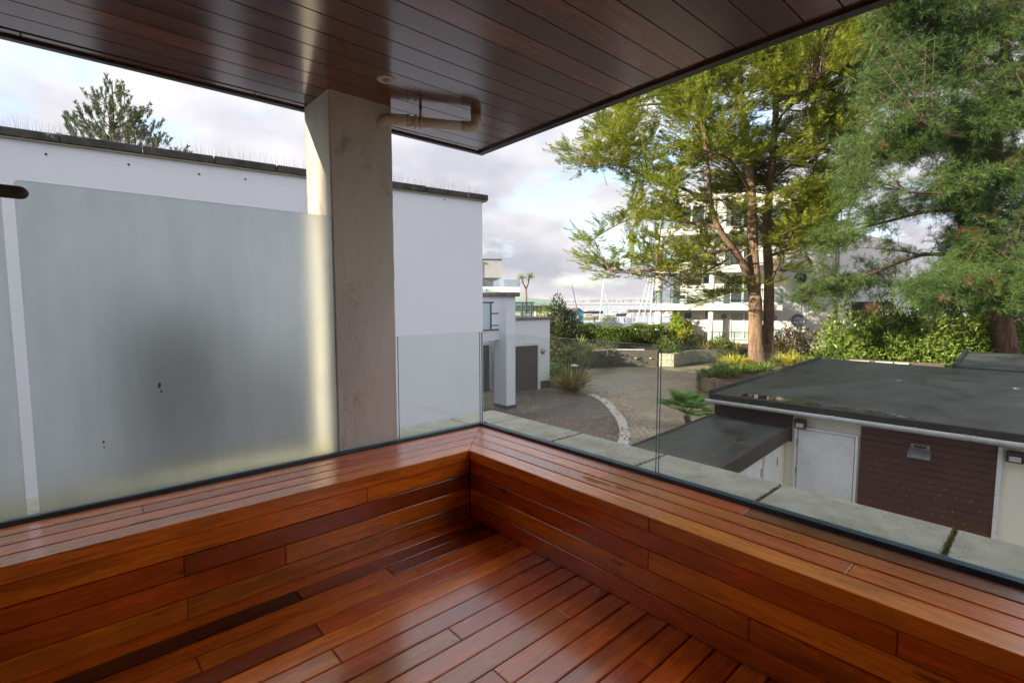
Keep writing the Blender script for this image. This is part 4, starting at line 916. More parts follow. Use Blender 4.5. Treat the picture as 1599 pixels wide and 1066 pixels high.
tips = [(872, 238), (884, 224), (903, 271), (915, 215), (940, 205), (955, 262), (985, 325), (1000, 300), (990, 352), (905, 362), (903, 399), (925, 384), (940, 434), (958, 415), (1000, 432), (985, 372), (1030, 455), (1055, 462), (1092, 478), (1075, 448), (908, 250), (930, 240), (935, 365), (915, 375), (930, 405), (890, 232), (960, 400), (975, 245),
        (1085, 472), (1100, 470), (1095, 440), (1040, 440), (1020, 408), (970, 340), (985, 225), (960, 180), (1130, 430), (1215, 440), (1240, 420), (1260, 425), (1290, 380), (1150, 440)]
FT = frond_template(8, 0.70, 0.33, 0.072); Os = []; Fs_ = []; Us = []; Sc = []; twig = MB()
rnd_ = random.Random(3)
def node_cloud(lines, k=7): return np.concatenate([np.array(smooth_line(l_, k)) for l_ in lines], 0)
CN = node_cloud(boughs + [stA[3:], stB[3:]])
def nearest(cloud, tip, up=0.8):
    d = cloud - tip; c_ = (np.linalg.norm(d, axis=1) + up * np.maximum(d[:, 2], -0.5)) * (0.75 + 0.6 * RS.rand(len(cloud))); return cloud[np.argmin(c_)]
def cyp_limb(tip, hang=0.0, dens=1.0):
    b = nearest(CN, tip); v_ = tip - b; ln = max(np.linalg.norm(v_), 0.6)
    if ln < 1.5: b = tip - unit(v_ + np.array([0.01, 0, 0])) * 1.5; v_ = tip - b; ln = 1.5
    mid = b + v_ * 0.5 + np.array([0, 0, 0.08 * ln * (1 - 2 * hang)])
    pl = bez(b, mid, tip, 6); twig.tube([tuple(p) for p in pl], [max(0.010, (0.012 + 0.008 * ln) * (1 - 0.9 * i / 5)) for i in range(6)], 4, False)
    nsub = max(5, int(ln * 3.4 * dens))
    for i in range(nsub):
        t_ = 0.12 + 0.88 * (i + rnd_.random()) / nsub
        p = (1 - t_) ** 2 * b + 2 * t_ * (1 - t_) * mid + t_ ** 2 * tip
        d = unit(2 * (1 - t_) * (mid - b) + 2 * t_ * (tip - mid)); sgn = 1 if i % 2 else -1
        sd_ = rotz(d, sgn * rnd_.uniform(0.25, 1.2) * (1.15 - 0.6 * t_)); sd_[2] = rnd_.uniform(-0.15, 0.35) - hang * 0.35; sd_ = unit(sd_)
        sl = min(1.7, 0.45 + ln * 0.22 * rnd_.uniform(0.6, 1.2)) * (1.25 - 0.8 * t_); m_ = max(3, int(sl * 8.0))
        for j in range(m_):
            s_ = 0.1 + 0.9 * (j + rnd_.random()) / m_
            o_ = p + sd_ * sl * s_ + np.array([rnd_.gauss(0, .09), rnd_.gauss(0, .09), rnd_.gauss(0, .10)])
            fdir = rotz(sd_, rnd_.choice([-1, 1]) * rnd_.uniform(0.1, 0.9)); fdir[2] += rnd_.uniform(-0.15, 0.45)
            Os.append(o_); Fs_.append(fdir); Us.append((rnd_.gauss(0, .45), rnd_.gauss(0, .45), 1)); Sc.append(rnd_.uniform(0.36, 0.78))
    for q_ in range(3): Os.append(tip - unit(v_) * 0.2 * q_); Fs_.append(unit(tip - mid) + np.array([rnd_.gauss(0, .25), rnd_.gauss(0, .25), 0.15])); Us.append((0, 0, 1)); Sc.append(0.8)
for (x, y) in tips:
    cyp_limb(at(x, y, DC + rnd_.uniform(-1.5, 1.5)), 0.4 if y > 425 else 0.0)
poly = [(905, 225), (960, 160), (1010, 60), (1080, -40), (1200, -90), (1330, -40), (1375, 60), (1365, 150), (1340, 230), (1320, 300), (1300, 380), (1240, 425), (1120, 420), (1060, 450), (965, 420), (990, 390), (1000, 330), (985, 290), (940, 262)]
def inside(x, y, pg):
    c_ = False; j = len(pg) - 1
    for i in range(len(pg)):
        if (pg[i][1] > y) != (pg[j][1] > y) and x < (pg[j][0] - pg[i][0]) * (y - pg[i][1]) / (pg[j][1] - pg[i][1]) + pg[i][0]: c_ = not c_
        j = i
    return c_
cgaps = [(1180, 400, 34), (1120, 390, 14), (1225, 395, 18), (1255, 300, 12), (1150, 345, 10), (1040, 372, 12), (1020, 275, 8), (1230, 320, 10)]
n_l = 0
while n_l < 650:
    x = rnd_.uniform(880, 1380); y = rnd_.uniform(-85, 455)
    if not inside(x, y, poly): continue
    if any((x - gx) ** 2 + (y - gy) ** 2 < gr * gr for gx, gy, gr in cgaps): continue
    if y > 340 and rnd_.random() < 0.36: continue
    w_ = 5.5 * min(1, 0.35 + (x - 880) / 260.0) * (0.6 if y > 380 else 1.0)
    dd_ = rnd_.uniform(-w_, w_)
    if y > 250 and 1085 < x < 1222: dd_ = abs(dd_) + 0.6
    cyp_limb(at(x, y, DC + dd_), 0.3 if y > 400 else 0.0, 0.85); n_l += 1
twig.build('branch', M_BARK, cyp)
leaves('crown', M_CYP, *instance(*FT, np.array(Os), np.array(Fs_), np.array(Us), np.array(Sc)), parent=cyp)
# ------------------------------------------------------------------ pine in front of the flats
DP = 20.5
pA = px_path([(1575, 600), (1560, 480), (1548, 400), (1545, 330), (1552, 260), (1562, 190), (1568, 100), (1572, 20), (1575, -60)], DP)
pB = px_path([(1545, 600, 2.5), (1530, 470, 2.5), (1512, 400, 2.5), (1500, 300, 2.6), (1492, 210, 2.8), (1490, 120, 3.0), (1480, 20, 3), (1480, -60, 3)], DP)
pine = thing('pine_tree', (*pA[0][:2], GZ), 'broad dark green pine with drooping branches beside the cypress', 'tree')
trunk_mesh('trunk', pA, 0.36, 0.12, M_BARKPINE, pine); trunk_mesh('trunk', pB, 0.30, 0.09, M_BARKPINE, pine)
stems_p = [pA, pB]
TT = tuft_template(32, -0.25, 0.043); tw = MB(); PO = []; PF = []; PS = []; BO = []; BF = []; BS = []
pb_ = []
for pts, r0 in (([(1512, 400, 2.5), (1440, 398, .5), (1380, 420, -.5), (1310, 446, -1), (1245, 465, -1)], .10), ([(1505, 330, 2.6), (1450, 330, 1), (1390, 345, 0), (1330, 362, -.5), (1285, 398, -.5)], .10), ([(1548, 440), (1500, 452, -2), (1450, 450, -3)], .09),
                ([(1495, 220, 2.7), (1430, 228, 1), (1370, 245, 0), (1335, 290, -1)], .09), ([(1490, 120, 3), (1430, 118, 1), (1375, 150, 0)], .09), ([(1568, 100), (1500, 60, -1), (1430, 25, -2), (1380, 5, -2)], .10), ([(1560, 190), (1615, 170, -1), (1660, 150, -2)], .09),
                ([(1545, 330), (1600, 345, -1), (1650, 365, -2)], .09), ([(1562, 200), (1500, 215, -3), (1440, 190, -4)], .09), ([(1550, 280), (1480, 300, -3), (1410, 300, -4)], .09), ([(1552, 400), (1590, 430, -3), (1620, 450, -4)], .09), ([(1570, 60), (1620, 40, 2), (1660, 20, 2)], .08), ([(1484, 40, 3), (1420, 70, 4), (1380, 100, 4)], .08)):
    bough(pts, DP, r0, pb_, pine, M_BARKPINE)
PN = node_cloud(pb_ + [pA[1:], pB[1:]])
gaps = [(1385, 128, 30), (1500, 165, 30), (1478, 190, 22), (1372, 262, 34), (1545, 235, 20), (1420, 290, 24), (1440, 385, 52), (1400, 412, 40), (1360, 395, 30), (1540, 130, 18), (1450, 250, 20), (1590, 120, 16), (1582, 300, 18), (1345, 40, 22), (1400, 60, 14), (1592, 392, 34), (1495, 262, 18), (1330, 340, 20), (1300, 300, 18)]
def pine_limb(tip, nt=26, bare=0.10, droop=0.0, spread=1.0):
    b = nearest(PN, tip, 0.4); v_ = tip - b; ln = max(np.linalg.norm(v_), 0.3); mid = b + v_ * 0.5 + np.array([0, 0, 0.10 * ln + droop])
    pl = bez(b, mid, tip, 6); tw.tube([tuple(p) for p in pl], [max(0.008, (0.012 + 0.006 * ln) * (1 - 0.85 * i / 5)) for i in range(6)], 4, False)
    for i in range(nt):
        t_ = bare + (1 - bare) * (i + rnd_.random()) / nt
        p = (1 - t_) ** 2 * b + 2 * t_ * (1 - t_) * mid + t_ ** 2 * tip; d = unit(2 * (1 - t_) * (mid - b) + 2 * t_ * (tip - mid) + 1e-4)
        off = unit(np.array([rnd_.gauss(0, 1), rnd_.gauss(0, 1), rnd_.gauss(0, .55)])) * rnd_.uniform(0.1, 0.8) * spread
        q_ = p + off
        if i % 3 == 0: tw.tube([tuple(p - d * 0.15), tuple(q_)], [0.012, 0.006], 3, False)
        PO.append(q_); PF.append(off * 0.8 + d * 0.5 + np.array([0, 0, 0.25])); PS.append(rnd_.uniform(0.19, 0.33))
cnt = 0
while cnt < 620:
    x = rnd_.uniform(1255, 1660); y = rnd_.uniform(-80, 475)
    left = 1270 if y > 330 else 1335 - max(0, (y - 150)) * 0.30 if y > 60 else 1350
    if x < left: continue
    if any((x - gx) ** 2 + (y - gy) ** 2 < (gr * 0.9) ** 2 for gx, gy, gr in gaps): continue
    if y > 320 and x < 1440 and rnd_.random() < 0.80: continue
    pine_limb(at(x, y, DP + rnd_.uniform(-3.6, 3.6)), 30); cnt += 1
for (x, y) in [(1234, 462), (1250, 452), (1268, 474), (1285, 482), (1300, 462), (1262, 440), (1290, 440), (1318, 452), (1325, 428), (1300, 412), (1340, 402), (1282, 395), (1350, 436), (1370, 452), (1310, 380), (1262, 362), (1275, 412), (1400, 440), (1425, 430), (1300, 350), (1345, 370), (1380, 360)]:
    pine_limb(at(x, y, DP - 1.0 + rnd_.uniform(-0.8, 0.8)), 15, 0.35, -0.1, 0.62)
for (x, y) in [(1500, 455), (1530, 440), (1560, 450), (1585, 430), (1470, 470), (1545, 462), (1515, 428), (1575, 472), (1450, 462), (1600, 455), (1490, 480), (1555, 420), (1520, 470), (1430, 470), (1600, 480)]:
    for dd in (-4.5, -3.2): pine_limb(at(x + rnd_.uniform(-12, 12), y + rnd_.uniform(-8, 8), DP + dd), 32, 0.2, -0.1)
tw.build('branch', M_BARKPINE, pine)
PO, PF, PS = np.array(PO), np.array(PF), np.array(PS)
leaves('crown', M_PINE, *instance(*TT, PO, PF, RS.randn(len(PO), 3), PS), parent=pine)
dead = [(1525, 362), (1500, 355), (1540, 340), (1560, 262), (1372, 222), (1510, 300), (1363, 483), (1480, 470), (1555, 440), (1508, 440), (1468, 180), (1548, 372), (1405, 205), (1585, 250)]
for (x, y) in dead:
    for i in range(4): BO.append(at(x + rnd_.uniform(-9, 9), y + rnd_.uniform(-7, 7), DP - 2.6 + rnd_.uniform(-.5, .5) - (2 if y > 430 else 0))); BF.append((rnd_.gauss(0, 1), rnd_.gauss(0, 1), 0.3)); BS.append(rnd_.uniform(.16, .24))
leaves('dead_needles', M_BROWNNEEDLE, *instance(*TT, np.array(BO), np.array(BF), RS.randn(len(BO), 3), np.array(BS)), parent=pine)
# ------------------------------------------------------------------ small pine behind the white house
D5 = 21.0
st5 = px_path([(178, 500), (178, 300), (177, 230), (176, 180), (175, 132)], D5)
st5[0][2] = GZ
sp = thing('small_pine', (*st5[0][:2], GZ), 'young pine with upright candles showing above the white house coping', 'tree')
MB().tube([tuple(p) for p in st5], [0.20, 0.12, 0.08, 0.05, 0.02], 8).build('trunk', M_BARKPINE, sp)
BT = brush_template(52, 0.06); tw = MB(); PO = []; PF = []; PS = []
for (x, y) in [(175, 125), (158, 140), (188, 135), (146, 142), (196, 150), (135, 165), (120, 172), (112, 178), (205, 170), (217, 168), (225, 165), (240, 188), (245, 208), (250, 212), (232, 215), (118, 195), (128, 205), (140, 190), (152, 170), (165, 160), (184, 165), (170, 185), (188, 190), (200, 200), (212, 195), (222, 205), (150, 200), (160, 212), (180, 212), (135, 218), (205, 220), (172, 205), (145, 158), (192, 178), (160, 195), (128, 185), (215, 184), (120, 218), (230, 200), (88, 206), (104, 209), (266, 233), (276, 232), (284, 230), (240, 222)]:
    tip = at(x, y, D5 + rnd_.uniform(-1.5, 1.5)); b = min(stem_at([st5], max(tip[2] - abs(x - 176) * 0.018 - 0.25, 2.0)), key=lambda p: 0)
    mid = (b + tip) / 2 + np.array([0, 0, -0.35 * np.linalg.norm((tip - b)[:2])])
    pl = bez(b, mid, tip, 6); tw.tube([tuple(p) for p in pl], [0.035, 0.03, 0.025, 0.02, 0.015, 0.01], 4, False)
    d = unit(tip - mid) + np.array([0, 0, 0.9])
    for i in range(6):
        an = rnd_.uniform(0, 2 * pi); o_ = tip - np.array([0, 0, 0.42]) + np.array([cos(an), sin(an), 0]) * 0.16 * (i > 0) - (tip - mid) * 0.12 * i * rnd_.random()
        PO.append(o_); PF.append(unit(d + np.array([cos(an), sin(an), 0]) * 0.55)); PS.append(rnd_.uniform(0.38, 0.56))
tw.build('branch', M_BARKPINE, sp)
PO, PF, PS = np.array(PO), np.array(PF), np.array(PS)
leaves('crown', M_PINE2, *instance(*BT, PO, PF, RS.randn(len(PO), 3), PS), parent=sp)

# ------------------------------------------------------------------ shrubs, hedges, clumps
GROUPS = {'grass_clump': 'grassy clumps round the cypress', 'flax_clump': 'flax clumps round the courtyard', 'shrub': 'shrubs round the stone planter', 'cordyline_palm': 'cordyline palms of the gardens', 'low_bush': 'low bushes beyond the courtyard', 'dark_shrub': 'tall shrubs behind the garage wing', 'evergreen_shrub': 'dark evergreens behind the laurels', 'sun_blocker': 'tall houses across the street'}
def bush(name, c, rad3, n, ln, wd, mat, label, cat, group=None, lump=0.28, stems=5, core=True):
    """c = ground point; leaves fill a lumpy dome"""
    c = np.array(c, float); rx, ry, rz_ = rad3
    t_ = thing(name, c, label, cat, group or GROUPS.get(name))
    d = unit(RS.randn(n, 3)); d[:, 2] = np.abs(d[:, 2]) * 1.0 - 0.15 * RS.rand(n); d = unit(d)
    ph = RS.rand(6) * 6
    lm = 1 + lump * (np.sin(d[:, 0] * 5 + ph[0]) * np.sin(d[:, 1] * 5 + ph[1]) + 0.6 * np.sin(d[:, 2] * 7 + d[:, 0] * 6 + ph[2])) * 0.7
    r = lm * (1 - 0.42 * RS.rand(n) ** 1.8) + RS.randn(n) * 0.03
    P = c + np.stack([d[:, 0] * rx, d[:, 1] * ry, np.maximum(d[:, 2], -0.05) * rz_], 1) * r[:, None]
    P[:, 2] = np.maximum(P[:, 2], c[2] + 0.02)
    D = unit(d + RS.randn(n, 3) * 0.75 + np.array([0, 0, 0.25])); N = d + RS.randn(n, 3) * 0.5
    leaves('foliage', mat, P, D, N, ln * (0.7 + 0.6 * RS.rand(n)), wd * (0.7 + 0.6 * RS.rand(n)), t_)
    mb = MB()
    for i in range(stems):
        an = RS.rand() * 2 * pi; q_ = c + np.array([cos(an) * rx * 0.6, sin(an) * ry * 0.6, rz_ * (0.6 + 0.3 * RS.rand())]); mb.tube([tuple(c + np.array([cos(an), sin(an), 0]) * 0.08), tuple((c + q_) / 2 + np.array([0, 0, 0.1 * rz_])), tuple(q_)], [0.045, 0.03, 0.012], 5, False)
    mb.build('stem', M_STEM, t_)
    return t_
def strips(name, mat, B, T, ln, wd, droop, parent=None, seg=4, **props):
    """curved tapering blades: base B, start direction T"""
    B = np.asarray(B, float); T = unit(np.asarray(T, float)); n_ = len(B); ln = np.broadcast_to(ln, (n_,)); wd = np.broadcast_to(wd, (n_,)); droop = np.broadcast_to(droop, (n_,))
    Sd = unit(np.cross(T, np.array([0, 0, 1.0])) + RS.randn(n_, 3) * 0.25); V = []
    for j in range(seg + 1):
        t_ = j / seg; c = B + T * (ln * t_)[:, None]; c = c + np.array([0, 0, -1.0]) * (droop * ln * t_ ** 2.2)[:, None]
        w = wd * (0.55 + 1.3 * t_ * (1 - t_) * 1.6) * (1 - t_ ** 4 * 0.96) * 0.5
        V.append(c + Sd * w[:, None]); V.append(c - Sd * w[:, None])
    V = np.stack(V, 1).reshape(-1, 3); k = 2 * (seg + 1); base = np.arange(n_)[:, None] * k; F = []
    for j in range(seg): F.append(base + np.array([[2 * j, 2 * j + 1, 2 * j + 3, 2 * j + 2]]))
    return quads_obj(name, V, np.concatenate(F, 0), mat, parent, **props)
def clump(name, c, n, ln, wd, mat, label, cat, group=None, spread=0.7, droop=0.35, base=0.15, part='blade'):
    c = np.array(c, float); t_ = thing(name, c, label, cat, group or GROUPS.get(name))
    an = RS.rand(n) * 2 * pi; el = RS.rand(n) ** 0.7 * spread
    T = np.stack([np.cos(an) * np.sin(el * 1.5), np.sin(an) * np.sin(el * 1.5), np.cos(el * 1.35) + 0.05], 1)
    B = c + np.stack([np.cos(an) * base * RS.rand(n), np.sin(an) * base * RS.rand(n), 0.02 + 0 * an], 1)
    strips('foliage', mat, B, T, ln * (0.6 + 0.5 * RS.rand(n)), wd * (0.7 + 0.6 * RS.rand(n)), droop * (0.4 + 1.0 * RS.rand(n)), t_)
    return t_
def head(parent, c, n, ln, wd, mat):
    T = unit(RS.randn(n, 3)); T[:, 2] = T[:, 2] * 0.75 + 0.28
    strips('leaf_head', mat, np.repeat(np.array([c]), n, 0), T, ln * (0.7 + 0.4 * RS.rand(n)), wd, 0.22 * RS.rand(n), parent)
def cordyline(c, heads, ln, wd, mat, label, r=0.07, n=70, cat='palm'):
    c = np.array(c, float); t_ = thing('cordyline_palm', c, label, cat, GROUPS['cordyline_palm'])
    fork = c + (np.mean(heads, 0) - c) * 0.68; mb = MB()
    mb.tube([tuple(c), tuple((c + fork) / 2 + np.array([0.02, 0.01, 0])), tuple(fork)], [r, r * 0.85, r * 0.8], 8)
    for h_ in heads: mb.tube([tuple(fork), tuple((fork + h_) / 2 + (h_ - fork) * np.array([0.12, 0.12, -0.05])), tuple(h_)], [r * 0.75, r * 0.6, r * 0.6], 7)
    mb.build('trunk', M_STEM, t_)
    for h_ in heads: head(t_, h_, n, ln, wd, mat)
    return t_
# terrace cordyline in its white box
dT = 23.5
cb_ = at(822, 497, dT); cb_[2] = z2 + 0.10
pb = thing('white_planter', (*cb_[:2], z2 + 0.10), 'white box planter holding the palm on the neighbour roof terrace', 'planter')
zt3 = zof(489, dT)
MB().obox(cb_, hdir(1, 0), hdir(0, 1), (-0.34, 0.36), (-0.35, 0.35), (z2 + 0.105, zt3)).build('box', M_WHITEPAINT, pb, 0.015)
MB().obox(cb_, hdir(1, 0), hdir(0, 1), (-0.30, 0.32), (-0.31, 0.31), (zt3 + 0.001, zt3 + 0.02)).build('soil', M_SOIL, pb)
cordyline((cb_[0], cb_[1], zt3 + 0.01), [at(815, 434, dT), at(827, 432, dT), at(821, 441, dT + .1)][:2], 0.36, 0.028, M_CORDY, 'two-headed cordyline palm standing in a white box on the roof terrace', 0.055, 75)

# courtyard bed: flax, cordylines, lamp, wall, bushes
clump('flax_clump', onz(893, 610, GZ), 230, 1.55, 0.075, M_FLAX, 'bronze green flax clump at the start of the pale kerb', 'plant', None, 0.72, 0.35, 0.35)
clump('flax_clump', onz(865, 600, GZ), 60, 0.75, 0.05, M_FLAX, 'low straggly flax beside the dark house plinth', 'plant', None, 0.85, 0.5, 0.3)
clump('fern_clump', onz(866, 586, GZ), 90, 1.1, 0.10, M_PALM, 'bright green ferny plant near the white house corner', 'plant', None, 0.8, 0.5, 0.2)
c1 = onz(886, 583, GZ); cordyline(c1, [at(886, 552, 26.4)], 0.80, 0.045, M_CORDY, 'pale cordyline with one drooping head behind the flax', 0.08, 170)
c2_ = onz(905, 580, GZ); cordyline(c2_, [at(905, 543, 27.0), at(919, 552, 27.6)], 0.85, 0.045, M_CORDY, 'taller cordyline on a dark stem beside the garden lamp', 0.08, 150)
lp = onz(897, 590, GZ); gl_ = thing('garden_lamp', lp, 'low garden lamp with a white cap on a dark post', 'garden lamp')
MB().tube([tuple(lp), (lp[0], lp[1], GZ + 0.62)], 0.06, 10).build('post', M_POST, gl_)
MB().lathe([(0.16, 0.625), (0.21, 0.64), (0.20, 0.68), (0.05, 0.72)], tuple(lp), 16).build('cap', M_WHITEPAINT, gl_)
sheet('planting_bed', [onz(858, 606, GZ), onz(898, 613, GZ), onz(914, 604, GZ), onz(916, 580, GZ), onz(885, 568, GZ), onz(858, 570, GZ)], GZ + 0.013, M_SOIL)
wA, wB, wC = onz(905, 575, GZ), onz(960, 570.5, GZ), onz(1026, 571.5, GZ)
rw = thing('retaining_wall', wB, 'dark low wall with a pale coping closing the courtyard before the hedge', 'wall')
for a, b in ((wA, wB), (wB, wC)):
    d = b - a; ln = np.linalg.norm(d); d /= ln; n_ = np.array([-d[1], d[0], 0]); MB().obox(a, d, n_, (0, ln), (0, 0.22), (GZ, -1.64)).build('wall', M_FENCE, rw)
    for i in range(int(ln / 0.9)): MB().obox(a, d, n_, (i * 0.9 + 0.005, min(ln, i * 0.9 + 0.895)), (-0.04, 0.26), (-1.637, -1.575)).build('coping_stone', M_KERB, rw, 0.008)
for px in (933, 993, 1016):
    p = onwall(px, 559, wB, (wC - wB) / np.linalg.norm(wC - wB)); MB().lathe([(0.02, -0.02), (0.09, -0.01), (0.09, 0.02), (0.02, 0.03)], tuple(p + np.array([-.05, -.05, 0])), 10).build('light_cap', M_PVC, rw)
bush('low_bush', onz(928, 571, GZ), (1.4, 1.4, 1.5), 1500, 0.16, 0.06, M_GREYBUSH, 'rounded olive shrub against the dark retaining wall', 'bush')
bush('low_bush', onz(945, 566, GZ), (1.5, 1.2, 1.35), 1300, 0.15, 0.05, M_BUSH, 'dark green shrub leaning over the retaining wall top', 'bush')
def hedge(name, a, b, depth, z0, z1, n, ln, wd, mat, label):
    a = np.array(a, float); b = np.array(b, float); t_ = thing(name, (a + b) / 2, label, 'hedge'); d = b - a; L2 = np.linalg.norm(d); d /= L2; n_ = np.array([-d[1], d[0], 0])
    u = RS.rand(n) * L2; w = RS.rand(n) * depth; zt_ = z1 + 0.10 * np.sin(u * 1.3) + 0.07 * np.sin(u * 3.7 + 1)
    face = RS.rand(n); front = face < 0.5; top = (face >= 0.5) & (face < 0.85)
    w = np.where(front, RS.rand(n) ** 2 * 0.3 - 0.08 * np.sin(u * 2.2), w); z = np.where(top, zt_ - RS.rand(n) ** 2 * 0.25, z0 + RS.rand(n) * (zt_ - z0))
    P = a[None] + d[None] * u[:, None] + n_[None] * w[:, None]; P[:, 2] = z
    o_ = np.where(front[:, None], -n_[None], np.array([[0, 0, 1.0]])); D = unit(o_ * 0.7 + RS.randn(n, 3) * 0.8 + np.array([0, 0, .3]))
    leaves('foliage', mat, P, D, o_ + RS.randn(n, 3) * 0.6, ln * (0.7 + 0.6 * RS.rand(n)), wd * (0.7 + 0.6 * RS.rand(n)), t_)
    mb = MB()
    for i in range(int(L2 / 0.8)):
        p = a + d * (0.4 + i * 0.8) + n_ * depth * 0.5; mb.tube([(p[0], p[1], z0 - 0.3), (p[0], p[1], z1 - 0.3)], 0.04, 5, False)
    mb.build('stem', M_STEM, t_)
    mb = MB(); mb.obox(a, d, n_, (0.1, L2 - 0.1), (0.28, depth - 0.2), (z0, z1 - 0.28)); mb.build('shade_core', plain('hedge_shade', (0.02, 0.03, 0.012), 1.0), t_)  # solid dark core, shade between the leaves put into its colour
    return t_
hA, hB = at(884, 530, 37.5), at(1036, 530, 36.0)
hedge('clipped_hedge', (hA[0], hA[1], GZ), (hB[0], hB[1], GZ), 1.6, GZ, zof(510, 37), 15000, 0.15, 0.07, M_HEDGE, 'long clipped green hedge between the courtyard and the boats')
q = at(876, 520, 33.0); bush('dark_shrub', (q[0], q[1], GZ), (1.35, 1.35, 4.0), 9000, 0.20, 0.075, M_BUSH, 'tall dark shrub at the corner of the white garage wing', 'bush', None, 0.2)
q = at(848, 500, 36.0); bush('dark_shrub', (q[0], q[1], GZ), (1.4, 1.2, 3.2), 4000, 0.20, 0.08, M_HEDGE, 'green shrub peeping over the roof terrace coping', 'bush', None, 0.15)
q = at(1060, 520, 38.5); bush('lime_shrub', (q[0], q[1], GZ), (1.05, 1.0, 2.75), 3800, 0.22, 0.13, M_LIME, 'bright lime green shrub behind the white round column', 'bush')
q = at(1038, 525, 37.0); bush('purple_shrub', (q[0], q[1], GZ), (0.9, 0.8, 1.7), 2400, 0.18, 0.08, M_PURPLE, 'dark purple-leaved shrub at the end of the hedge', 'bush')
# planter across the courtyard
fpA, fpB, fpC, fpD = onz(1028, 572, GZ), onz(1052, 573, GZ), onz(1080, 566, GZ), onz(1142, 563, GZ)
fp = thing('stone_planter', fpB, 'low grey stone planter wall across the courtyard below the flats', 'planter')
for a, b in ((fpA, fpB), (fpB, fpC), (fpC, fpD)):
    d = b - a; ln = np.linalg.norm(d); d /= ln; n_ = np.array([-d[1], d[0], 0])
    for r_i in range(2):
        x_ = 0.0
        while x_ < ln:
            w_ = min(0.5 + 0.35 * RS.rand(), ln - x_); MB().obox(a, d, n_, (x_ + 0.006, x_ + w_ - 0.006), (0.01 * RS.rand(), 0.3), (GZ + 0.40 * r_i + 0.005, GZ + 0.40 * r_i + 0.394)).build('stone', M_COPE, fp, 0.012); x_ += w_
sheet('planting_bed', [fpA, fpB, fpC, fpD, onz(1230, 556, GZ), RF(26, 42), RF(8, 42)], GZ + 0.72, M_SOIL)
for i, (px, py, D_, nm, mat, n_, sz, lab) in enumerate([
        (1042, 556, 31.2, 'shrub', M_HEDGE, 1500, (0.9, 0.8, 1.0), 'small green shrub spilling over the stone planter corner'),
        (1085, 548, 33.5, 'shrub', M_BUSH, 2200, (1.4, 0.9, 1.05), 'dark mixed shrub in the stone planter under the small windows'),
        (1125, 552, 33.5, 'shrub', M_HEDGE, 2000, (1.2, 0.9, 0.85), 'leafy green shrub in the stone planter before the sliding doors'),
        (1240, 545, 31.0, 'shrub', M_GREYBUSH, 2800, (1.3, 1.1, 1.85), 'brownish twiggy shrub below the round window'),
        (1215, 545, 31.5, 'shrub', M_BUSH, 1200, (0.6, 0.6, 1.2), 'dark narrow shrub beside the sunlit trunk')]):
    q = at(px, py, D_); bush('shrub', (q[0], q[1], GZ + 0.6), sz, n_, 0.17, 0.06, mat, lab, 'bush')
q = at(1066, 548, 33.5); cordyline((q[0], q[1], GZ + 0.7), [at(1066, 522, 33.5)], 0.62, 0.04, M_YELLOW, 'yellow green spiky cordyline in the stone planter', 0.06, 120)
q = at(1274, 545, 31.0); cordyline((q[0], q[1], GZ + 0.6), [at(1274, 522, 31.0)], 0.42, 0.035, M_YELLOW, 'little golden cordyline on a thin stem by the flats corner', 0.04, 90)
for px, py, D_, lab in ((1122, 545, 33.0, 'olive flax with arching blades before the sliding doors'), (1148, 546, 33.0, 'brown arching flax near the cypress trunk'), (1100, 548, 32.6, 'short flax at the front of the stone planter')):
    q = at(px, py, D_); clump('flax_clump', (q[0], q[1], GZ + 0.72), 70, 1.05, 0.05, M_FLAX, lab, 'plant', None, 0.75, 0.4, 0.25)

# timber planter round the cypress
tp_ = thing('timber_planter', onz(1092, 609, GZ), 'weathered timber sleeper planter round the foot of the cypress', 'planter')
pA_, pB_ = onz(1091, 607, GZ), onz(1121, 622, GZ)
def wood_post(p, h): 
    mb = MB(); mb.obox(p, hdir(1, 0), hdir(0, 1), (-0.11, 0.11), (-0.11, 0.11), (GZ, GZ + h)); o = mb.build('post', M_GREYWOOD, tp_, 0.01); o.color = (0.20, 0.17, 0.14, 1)
def planks(a, b, rows_):
    d = b - a; ln = np.linalg.norm(d); d /= ln; nrm = Vector((-d[1], d[0], 0))
    for z0 in rows_: board('plank', tp_, M_GREYWOOD, (a[0], a[1], GZ + z0), Vector(d), (0, 0, 1), nrm, ln, 0.21, 0.09, vary((0.25, 0.21, 0.165)), bev=0.012)
planks(pA_, pB_, (0.02, 0.235, 0.45)); planks(pB_, pB_ + hdir(1, -0.25) * 5.5, (0.02, 0.235, 0.45)); planks(onz(1128, 578, GZ), pA_, (0.02, 0.235, 0.45))
for p in (pA_, pB_, (pA_ + pB_) / 2 + (pB_ - pA_) * 0.30, pB_ + hdir(1, -0.25) * 2.4): wood_post(p - hdir(0.3, 1) * 0.13, 0.80)
sheet('planting_bed', [pA_ + hdir(.5, .5) * .1, pB_ + hdir(.5, .5) * .1, pB_ + hdir(1, -0.25) * 5.5 + hdir(0, 1) * .1, RF(24, 19), RF(30, 30), RF(20, 33), onz(1130, 577, GZ)], GZ + 0.60, M_SOIL)
sheet('leaf_litter', [onz(1085, 611, GZ), onz(1100, 622, GZ), onz(1122, 634, GZ), onz(1128, 628, GZ), onz(1095, 606, GZ)], GZ + 0.009, plain('fallen_needles', (0.20, 0.09, 0.045), 0.95, (0.10, 0.05, 0.03), 8, 0.5, 30))
